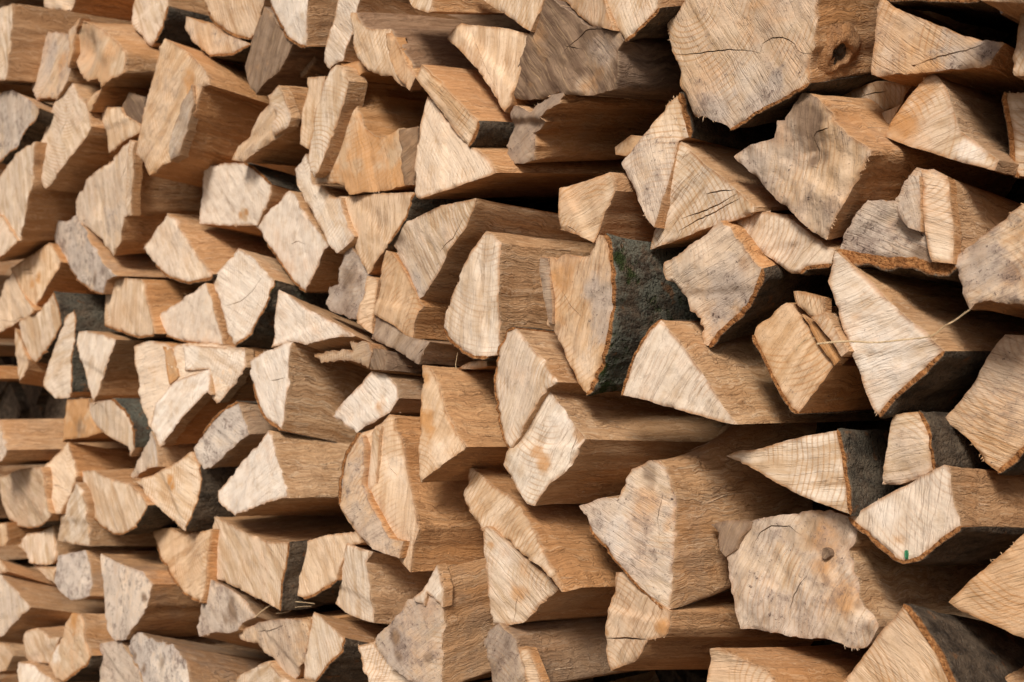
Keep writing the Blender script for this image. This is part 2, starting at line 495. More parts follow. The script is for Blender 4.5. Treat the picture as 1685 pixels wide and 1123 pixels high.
def build_log(crop, text, o, parent=None, name="split_log", frame=None):
    """one piece of split wood: its sides and back, its cut_end, and where it has any, its bark"""
    SEED[0] += 1
    seed = o.get('seed', SEED[0])
    rg = random.Random(seed * 7919 + 13)
    px, bark = parse(crop, text)
    c_px = px.mean(0)
    # outline always runs the same way round
    if signed_area(px) < 0:
        px = px[::-1]
        bark = [bark[(len(bark) - 2 - i) % len(bark)] for i in range(len(bark))]
    d = o.get('D', 0.0) if not o.get('abs') else o.get('D', 0.0) + o['d'] * 0.01
    ty, tp = o.get('tilt', (rg.uniform(-7, 7), rg.uniform(-7, 7)))
    ty, tp = math.radians(ty), math.radians(tp)
    nrm = np.array([math.sin(ty), -math.cos(ty) * math.cos(tp), math.sin(tp)])
    if frame is None:
        base = on_plane(c_px[None], np.array([0.0, -d, 0.0]), NOSTACK)[0]
    else:                      # a splinter standing on the end of its log
        base, nrm = frame
        base = base + nrm * o.get('up', 0.01)
    P = on_plane(px, base, nrm)
    C = P.mean(0)
    Z = (C - CC) @ CF
    mpp = Z / FPX                                   # metres per photograph pixel here
    # axis: into the pile, tipped so that its edges slope as in the photograph
    s = o.get('s', None)
    ax = np.array([rg.uniform(-0.04, 0.04), 1.0, 0.0])
    if s is None:
        ax[2] = rg.uniform(-0.035, 0.035)
    else:
        best = None
        for k in np.linspace(-0.6, 0.6, 121):
            a = ax + np.array([0, 0, k])
            q = project(np.stack([C, C + a * 0.08]))
            dv = q[1] - q[0]
            e = abs(math.atan2(dv[1], dv[0]) - math.atan(s))
            if best is None or e < best[0]:
                best = (e, k)
        ax[2] = best[1]
    if parent is not None:
        ax = np.array(o['axis'])
    ax = ax / np.linalg.norm(ax)
    e1 = np.array([1.0, 0, 0]); e1 = e1 - ax * (e1 @ ax); e1 /= np.linalg.norm(e1)
    e2 = np.cross(e1, ax)
    R = np.stack([e1, e2, ax])                     # rows
    def loc(pw):
        return (pw - C) @ R.T
    q = loc(P)
    nl = R @ nrm
    def plane_q3(xy):
        return -(nl[0] * xy[:, 0] + nl[1] * xy[:, 1]) / nl[2] + (nl @ loc(base[None])[0]) / nl[2]
    step = max(0.0032, 4.6 * mpp)
    if signed_area(q[:, :2]) < 0:
        q = q[::-1]
        bark = [bark[(len(bark) - 2 - i) % len(bark)] for i in range(len(bark))]
        px = px[::-1]
    poly, fl, corner = densify(q[:, :2], bark, step)
    n = len(poly)
    nxt, prv = np.roll(poly, -1, 0), np.roll(poly, 1, 0)
    tg = nxt - prv
    tg /= np.maximum(np.linalg.norm(tg, axis=1, keepdims=True), 1e-9)
    out = np.stack([tg[:, 1], -tg[:, 0]], 1)       # outward for counter-clockwise
    rough = max(0.35, o.get('rough', 1.0) * 1.5 - 1.1) * (0.0011 if parent is None else 0.0006)
    jit = vnoise(poly[:, 0] * 190 + seed, poly[:, 1] * 190, 3.1) * rough + vnoise(poly[:, 0] * 55, poly[:, 1] * 55 + seed, 9.7) * rough * 1.3
    jit = np.where(np.array(fl), jit * 0.4, jit)
    poly = poly + out * jit[:, None]
    L = o.get('L', rg.uniform(0.36, 0.44))
    w_edge = 0.005
    hp = o.get('h')
    hpts = None
    if hp:
        arr = []
        x0, y0 = CROPX[crop[0]][int(crop[1])], CROPY[crop[0]]
        for tok in hp.split():
            a, b, c, rr = map(float, tok.split(','))
            arr.append((x0 + a * CS, y0 + b * CS, c * 0.001, rr * CS * mpp))
        arr = np.array(arr)
        hw = loc(on_plane(arr[:, :2], base, nrm))
        hpts = np.concatenate([hw[:, :2], arr[:, 2:]], 1)
    relief = o.get('relief', 1.0)
    def height(xy):
        """relief of the cut end along the axis, positive is deeper"""
        h = vnoise(xy[:, 0] * 28 + seed * 3.7, xy[:, 1] * 28, 1.3) * 0.0022 + vnoise(xy[:, 0] * 75, xy[:, 1] * 75 + seed, 5.3) * 0.0011
        h = h + vnoise(xy[:, 0] * 210, xy[:, 1] * 210 + seed, 8.3) * 0.0004
        # a chip or a second pass of the saw: a shallow step across the face
        ang = rg0[0]
        t = xy[:, 0] * math.cos(ang) + xy[:, 1] * math.sin(ang) - rg0[1]
        h = h + rg0[2] / (1 + np.exp(-np.clip(t / 0.0016, -40, 40)))
        h = h * relief
        ed_ = np.clip(1 - seg_dist(poly, xy) / 0.0045, 0, 1)
        h = h + ed_ ** 1.5 * np.maximum(0, vnoise(xy[:, 0] * 60 + seed, xy[:, 1] * 60, 4.4) + 0.7 * vnoise(xy[:, 0] * 170 + seed, xy[:, 1] * 170, 2.4) - 0.05) * 0.0055
        if hpts is not None:
            for (hx, hy, hz, hr) in hpts:
                h = h - hz * np.exp(-((xy[:, 0] - hx) ** 2 + (xy[:, 1] - hy) ** 2) / (hr * hr))
        return h
    rg0 = (rg.uniform(0, 6.28), rg.uniform(-0.02, 0.02), rg.choice([0, 0.0015, 0.003, 0.0045]))
    # ---- pith: the corner farthest from the bark, else the sharpest corner
    qc = q[:, :2]
    cen = qc.mean(0)
    if any(bark):
        bm = np.array([(qc[i] + qc[(i + 1) % len(qc)]) / 2 for i in range(len(qc)) if bark[i]]).mean(0)
        k = np.argmax(((qc - bm) ** 2).sum(1))
    else:
        va, vb = np.roll(qc, 1, 0) - qc, np.roll(qc, -1, 0) - qc
        cs = (va * vb).sum(1) / np.maximum(np.linalg.norm(va, axis=1) * np.linalg.norm(vb, axis=1), 1e-9)
        k = np.argmax(cs)
    pith = cen + (qc[k] - cen) * rg.uniform(0.9, 1.25)
    zoff = seed * 3.17 % 50
    par = (o.get('t', rg.uniform(0.42, 0.72)), o.get('di', rg.uniform(0.0, 0.22)), o.get('st', rg.uniform(0.0, 0.4)), o.get('w', 0.0))
    sw = o.get('sw', par[3])
    par_side = (o.get('ts', rg.uniform(0.35, 0.62)), par[1] * 0.7, par[2], sw)
    rnd = rg.random()
    # ---- the cut end
    front3 = plane_q3(poly) + height(poly)
    lo, hi = poly.min(0), poly.max(0)
    gx, gy = np.meshgrid(np.arange(lo[0], hi[0], step), np.arange(lo[1], hi[1], step * 0.88))
    gx = gx + (np.arange(gx.shape[0])[:, None] % 2) * step * 0.5
    grid = np.stack([gx.ravel(), gy.ravel()], 1)
    if len(grid):
        grid = grid + np.stack([vnoise(grid[:, 0] * 900, grid[:, 1] * 900, 2.2), vnoise(grid[:, 0] * 900, grid[:, 1] * 900, 7.2)], 1) * step * 0.25
        grid = grid[inside(poly, grid)]
    if len(grid):
        grid = grid[seg_dist(poly, grid) > step * 0.55]
    crack_pts, crack_edges, crack_depth = [], [], []
    lines_ = [loc(on_plane(parse(crop, cr)[0], base, nrm))[:, :2] for cr in o.get('cr', ())]
    if parent is None and not lines_ and rg.random() < 0.15:
        for _ in range(rg.choice([1, 1, 2])):        # short drying checks running out from the heart
            far = poly[rg.randrange(n)]
            a0, a1 = rg.uniform(0.25, 0.45), rg.uniform(0.55, 0.8)
            p0, p1 = pith + (far - pith) * a0, pith + (far - pith) * a1
            sidev = np.array([-(p1 - p0)[1], (p1 - p0)[0]]) * rg.uniform(-0.12, 0.12)
            lines_.append(np.array([p0, (p0 + p1) / 2 + sidev, p1]))
    for cl in lines_:
        dense = []
        for i in range(len(cl) - 1):
            k = max(1, int(np.linalg.norm(cl[i + 1] - cl[i]) / (step * 1.2)))
            dense += [cl[i] + (cl[i + 1] - cl[i]) * j / k for j in range(k)]
        dense.append(cl[-1])
        dense = np.array(dense)
        dense += np.stack([vnoise(dense[:, 0] * 300, dense[:, 1] * 300, 1.0), vnoise(dense[:, 0] * 300, dense[:, 1] * 300, 4.0)], 1) * 0.0006
        dense = dense[inside(poly, dense)]
        if len(dense) < 3:
            continue
        dense = dense[seg_dist(poly, dense) > 0.002]
        if len(dense) < 3:
            continue
        tgc = np.gradient(dense, axis=0)
        tgc /= np.maximum(np.linalg.norm(tgc, axis=1, keepdims=True), 1e-9)
        nc = np.stack([-tgc[:, 1], tgc[:, 0]], 1)
        wv = o.get('crw', 1.0) * 0.00075 * np.sin(np.linspace(0.25, math.pi - 0.25, len(dense)))[:, None]
        if len(grid):
            dd = np.sqrt(((grid[:, None] - dense[None]) ** 2).sum(2)).min(1)
            grid = grid[dd > 0.0035]
        for arr, dep in ((dense - nc * wv, 0), (dense, 0.011), (dense + nc * wv, 0)):
            b0 = len(crack_pts)
            crack_pts += list(arr)
            crack_depth += [dep] * len(arr)
            crack_edges += [(b0 + i, b0 + i + 1) for i in range(len(arr) - 1)]
    allv = [tuple(v) for v in poly] + [tuple(v) for v in grid]
    cb = len(allv)
    allv += [tuple(v) for v in crack_pts]
    edges = [(i, (i + 1) % n) for i in range(n)] + [(cb + a, cb + b) for a, b in crack_edges]
    res = delaunay_2d_cdt([Vector(v) for v in allv], edges, [list(range(n))], 1, 1e-6)
    cv = np.array([(v.x, v.y) for v in res[0]])
    cf = [tuple(f) for f in res[2]]
    dep = np.zeros(len(cv))
    for i, orig in enumerate(res[3]):
        for k in orig:
            if k >= cb:
                dep[i] = crack_depth[k - cb]
    ed = np.clip(seg_dist(poly, cv) / w_edge, 0, 1)
    c3 = plane_q3(cv) + height(cv) + dep
    parv = np.tile(np.array(par, float), (len(cv), 1))
    if o.get('pt'):
        x0, y0 = CROPX[crop[0]][int(crop[1])], CROPY[crop[0]]
        for tok in o['pt'].split():
            ch, rest = tok[0], tok[1:]
            a_, b_, r_, v_ = map(float, rest.split(','))
            w_ = loc(on_plane(np.array([(x0 + a_ * CS, y0 + b_ * CS)]), base, nrm))[0]
            rr_ = r_ * CS * mpp
            dd_ = np.sqrt(((cv - w_[:2]) ** 2).sum(1)) / rr_
            dd_ = dd_ * (1 + 0.45 * vnoise(cv[:, 0] * 75 + seed, cv[:, 1] * 75, 3.3) + 0.3 * vnoise(cv[:, 0] * 190 + seed, cv[:, 1] * 190, 6.3))
            f_ = np.clip((1.5 - dd_) / 0.9, 0, 1)
            k_ = 'tdsw'.index(ch)
            if ch == 's':
                v_ *= 1.05
            parv[:, k_] = parv[:, k_] * (1 - f_) + v_ * f_
    capv = np.stack([cv[:, 0], c3, cv[:, 1]], 1)
    capwc = np.stack([cv[:, 0] - pith[0], cv[:, 1] - pith[1], c3 * 1.0 + zoff], 1)
    # cracks are dark inside only because they are deep
    cap_me = make_mesh("cut_end", capv, [f[::-1] if False else f for f in cf], MAT_END, capwc, parv,
                       np.stack([ed, np.full(len(cv), rnd), np.zeros(len(cv))], 1), 50)
    # ---- the sides
    ss = np.array([0, .003, .007, .012, .018, .024, .030, .036, .042, .048, .054, .061, .068, .075, .083, .091, .1, .11, .12, .131, .143, .157, .175, .2, .23, .27, .32, .37, .42, .47])
    if parent is None:
        ss = ss[ss < L - 0.01].tolist() + [L]
    else:
        ss = [0, L * 0.3, L * 0.65, L]
    fl_a = np.array(fl)
    amp = np.where(fl_a, 0.3, 1.0) * o.get('wave', 1.0)
    per = np.arange(n) * step
    bend = np.array([rg.uniform(-1, 1), rg.uniform(-1, 1)]) * 0.05
    if 'bend' in o:
        bend = np.array(o['bend'], float)
    grow = o.get('grow', rg.uniform(-0.06, 0.10))
    kk = int((0.011 if o.get('rough', 1.0) >= 1.4 else 0.002) / step)
    poly_s = poly.copy()
    if kk >= 1:
        poly_s = sum(np.roll(poly, q_, 0) for q_ in range(-kk, kk + 1)) / (2 * kk + 1)
    rid_a = rg.choice([0.0006, 0.0012, 0.002, 0.003]) * o.get('wave', 1.0)
    rip_a = rg.choice([0, 0, 0, 0.0003]) * o.get('rip', 1.0)
    rip_k = 2 * math.pi / rg.uniform(0.012, 0.026)
    sv, swc, saux = [], [], []
    for s_ in ss:
        ramp = min(1.0, s_ / 0.03)
        off = (vnoise(per * 70 + seed * 11, s_ * 7, 0.5) * 0.0008 + vnoise(per * 210 + seed * 5, s_ * 9, 2.5) * 0.0005
               + vnoise(per * 18 + seed, s_ * 5, 6.5) * 0.0032
               - np.abs(vnoise(per * 95 + seed * 2, s_ * 8 + vnoise(per * 30, s_ * 20, 1.0) * 0.6, 3.5)) * rid_a
               + np.sin(s_ * rip_k + vnoise(per * 25 + seed, s_ * 12, 8.5) * 2.5) * rip_a) * ramp * amp
        if parent is not None:
            off = off * 0.2
        bl = min(1.0, s_ / 0.05)
        pb_ = poly + (poly_s - poly) * (bl * bl * (3 - 2 * bl))
        p2 = pb_ + out * off[:, None]
        p2 = cen + (p2 - cen) * (1 + grow * (s_ / 0.4) * (0 if parent else 1)) + bend * s_ * s_ * (0 if parent else 1)
        z_ = front3 + s_
        sv.append(np.stack([p2[:, 0], z_, p2[:, 1]], 1))
        swc.append(np.stack([p2[:, 0] - pith[0], p2[:, 1] - pith[1], z_ + zoff], 1))
        saux.append(np.stack([np.full(n, min(1.0, s_ / 0.006)), np.full(n, rnd), np.zeros(n)], 1))
    V = np.concatenate(sv); W = np.concatenate(swc); X = np.concatenate(saux)
    F = []
    for k in range(len(ss) - 1):
        a, b = k * n, (k + 1) * n
        for i in range(n):
            j = (i + 1) % n
            F.append((a + i, a + j, b + j, b + i))
    back = (len(ss) - 1) * n
    F.append(tuple(back + i for i in range(n)))
    side_me = make_mesh(name, V, F, MAT_SIDE, W, par_side, X, 34)
    M = Matrix(((e1[0], ax[0], e2[0], C[0]), (e1[1], ax[1], e2[1], C[1]), (e1[2], ax[2], e2[2], C[2]), (0, 0, 0, 1)))
    root = add_obj(name, side_me, parent)
    if parent is None:
        root.matrix_world = M
    else:
        root.matrix_basis = parent.matrix_world.inverted() @ M
    cap = add_obj("cut_end", cap_me, root)
    # ---- the bark
    runs = []
    if any(fl):
        if all(fl):
            runs = [list(range(n)) + [0]]
        else:
            st = next(i for i in range(n) if fl[i] and not fl[i - 1])
            i, cur = st, []
            for k in range(n + 1):
                ii = (st + k) % n
                if k < n and fl[ii]:
                    if not cur:
                        cur = [ii]
                    cur.append((ii + 1) % n)
                elif cur:
                    runs.append(cur); cur = []
    for run in runs:
        th = o.get('bt', 0.0042)
        m_ = len(run)
        rr = np.array(run)
        tpr = np.clip(np.minimum(np.arange(m_), np.arange(m_)[::-1]) / 2.0 + 0.45, 0, 1)
        bv, bwc, bax = [], [], []
        s2 = [s_ for s_ in ss]
        def ring_at(k, s_, off, outv):
            p2 = sv[k][rr][:, [0, 2]] + out[rr] * np.asarray(off).reshape(-1, 1)
            z_ = sv[k][rr][:, 1]
            bv.append(np.stack([p2[:, 0], z_ + fr, p2[:, 1]], 1))
            bwc.append(np.stack([p2[:, 0], p2[:, 1], z_ + zoff], 1))
            bax.append(np.stack([np.full(m_, outv), np.full(m_, rnd), np.zeros(m_)], 1))
        pv = per[rr]
        fr = vnoise(pv * 120 + seed, 1.5, 0.2) * 0.0012 - 0.0006
        ring_at(0, 0, -0.0008 * np.ones(m_), 0.0)
        fr = fr + vnoise(pv * 200 + seed, 4.5, 0.2) * 0.0016
        thv = th * tpr * (1 + 0.3 * vnoise(pv * 60, 3.3, seed))
        ring_at(0, 0, thv * 0.55, 0.5)
        ring_at(0, 0, thv * 0.95, 0.8)
        fr0 = fr
        for k, s_ in enumerate(s2):
            fr = fr0 * max(0, 1 - s_ / 0.01) + (0.0015 if k == 0 else 0)
            bmp = vnoise(pv * 150 + seed, s_ * 60, 1.9) * 0.0011 + vnoise(pv * 45, s_ * 25 + seed, 4.9) * 0.0017
            ring_at(k, s_, (thv + 0.0004 + bmp * min(1, s_ / 0.006)), 1.0)
        fr = 0
        ring_at(len(ss) - 1, ss[-1], -0.0008 * np.ones(m_), 1.0)
        BV, BW, BX = np.concatenate(bv), np.concatenate(bwc), np.concatenate(bax)
        BF = []
        nr = len(bv)
        for k in range(nr - 1):
            for i in range(m_ - 1):
                a, b = k * m_ + i, (k + 1) * m_ + i
                BF.append((a, a + 1, b + 1, b))
        # close both long borders down to the wood
        if not all(fl):
            for e in (0, m_ - 1):
                BF.append(tuple(k * m_ + e for k in range(nr)))
        bme = make_mesh("bark", BV, BF, MAT_BARK, BW, (o.get('bg', 0.5), o.get('moss', 0.0), o.get('lich', rg.uniform(0.0, 0.25)), 0), BX, 50)
        add_obj("bark", bme, root)
    if parent is not None:
        return root, None
    # ---- fibres frayed by the saw along the rim
    fv, ff, fwc = [], [], []
    nclu = rg.choice([0, 0, 1, 1, 2])
    for _ in range(nclu):
        i0 = rg.randrange(n)
        for _k in range(rg.randint(3, 9)):
            i = (i0 + int(rg.gauss(0, 0.009 / step))) % n
            if fl[i]:
                continue
            p0 = np.array([poly[i, 0], front3[i] + 0.0006, poly[i, 1]])
            dr = np.array([out[i, 0], -0.35, out[i, 1] - 0.25]) + np.array([rg.gauss(0, 1.0), rg.gauss(0, .5), rg.gauss(0, 1.0)])
            dr /= np.linalg.norm(dr)
            ln = rg.uniform(0.0012, 0.0042) * (1.8 if rg.random() < .12 else 1)
            sd_ = np.cross(dr, (0.3, 1, 0.2)); sd_ /= np.linalg.norm(sd_)
            w0 = rg.uniform(0.0003, 0.0008)
            mid = p0 + dr * ln * 0.55 + np.array([rg.gauss(0, 1), 0, rg.gauss(0, 1)]) * ln * 0.15
            nn = np.cross(dr, sd_) * w0 * 0.7
            b0 = len(fv)
            fv += [p0 - sd_ * w0, p0 + sd_ * w0, p0 + nn, mid - sd_ * w0, mid + sd_ * w0, mid + nn, p0 + dr * ln]
            ff += [(b0, b0 + 1, b0 + 4, b0 + 3), (b0 + 1, b0 + 2, b0 + 5, b0 + 4), (b0 + 2, b0, b0 + 3, b0 + 5),
                   (b0 + 3, b0 + 4, b0 + 6), (b0 + 4, b0 + 5, b0 + 6), (b0 + 5, b0 + 3, b0 + 6)]
    if rg.random() < 0.7:
        for _k in range(rg.randint(2, 7)):
            i = rg.randrange(n)
            if fl[i]:
                continue
            s0, ln = rg.uniform(0.0, 0.09), rg.uniform(0.012, 0.05)
            w0, lift = rg.uniform(0.0006, 0.0022), rg.uniform(0.0005, 0.0045)
            flip = rg.random() < 0.5
            secs = []
            for q_ in range(5):
                f_ = q_ / 4.0
                sa = s0 + ln * f_
                kx = min(range(len(ss)), key=lambda z_: abs(ss[z_] - sa))
                p_ = sv[kx][i]
                g_ = f_ if flip else 1 - f_
                lf = 0.0002 + lift * g_ * g_
                ww = w0 * (1 - 0.85 * g_)
                c_ = np.array([p_[0] + out[i, 0] * lf, sv[0][i][1] + sa, p_[2] + out[i, 1] * lf])
                t_ = np.array([tg[i, 0], 0, tg[i, 1]]) * ww
                o_ = np.array([out[i, 0], 0, out[i, 1]]) * ww * 0.6
                secs.append((c_ - t_, c_ + t_, c_ + o_))
            b0 = len(fv)
            for sec in secs:
                fv += list(sec)
            for q_ in range(4):
                a_, c2 = b0 + q_ * 3, b0 + q_ * 3 + 3
                for e_ in range(3):
                    f2 = (e_ + 1) % 3
                    ff.append((a_ + e_, a_ + f2, c2 + f2, c2 + e_))
    if fv:
        fv = np.array(fv)
        fme = make_mesh("frayed_fibres", fv, ff, MAT_SIDE, fv + (0, 0, zoff), (0.95, 0, 0.1, 0), np.tile((1.0, rnd, 0), (len(fv), 1)), 60)
        fo = add_obj("frayed_fibres", fme, root)
        fo["kind"] = "stuff"
    # ---- splinters and torn steps standing on the cut end
    for k, (stext, so) in enumerate(o.get('sp', ())):
        so = dict(so)
        so['axis'] = tuple(ax)
        so['seed'] = seed * 31 + k + 1000
        so.setdefault('t', par[0]); so.setdefault('di', par[1]); so.setdefault('st', par[2]); so.setdefault('w', par[3])
        so['L'] = so.get('up', 0.008) + 0.012
        build_log(crop, stext, so, root, so.get('name', "splinter"), (base, nrm))
    return root, (base, nrm, ax, R, C)

def tag(o, label, cat, group=None, kind=None):
    if label: o["label"] = label
    if cat: o["category"] = cat
    if group: o["group"] = group
    if kind: o["kind"] = kind
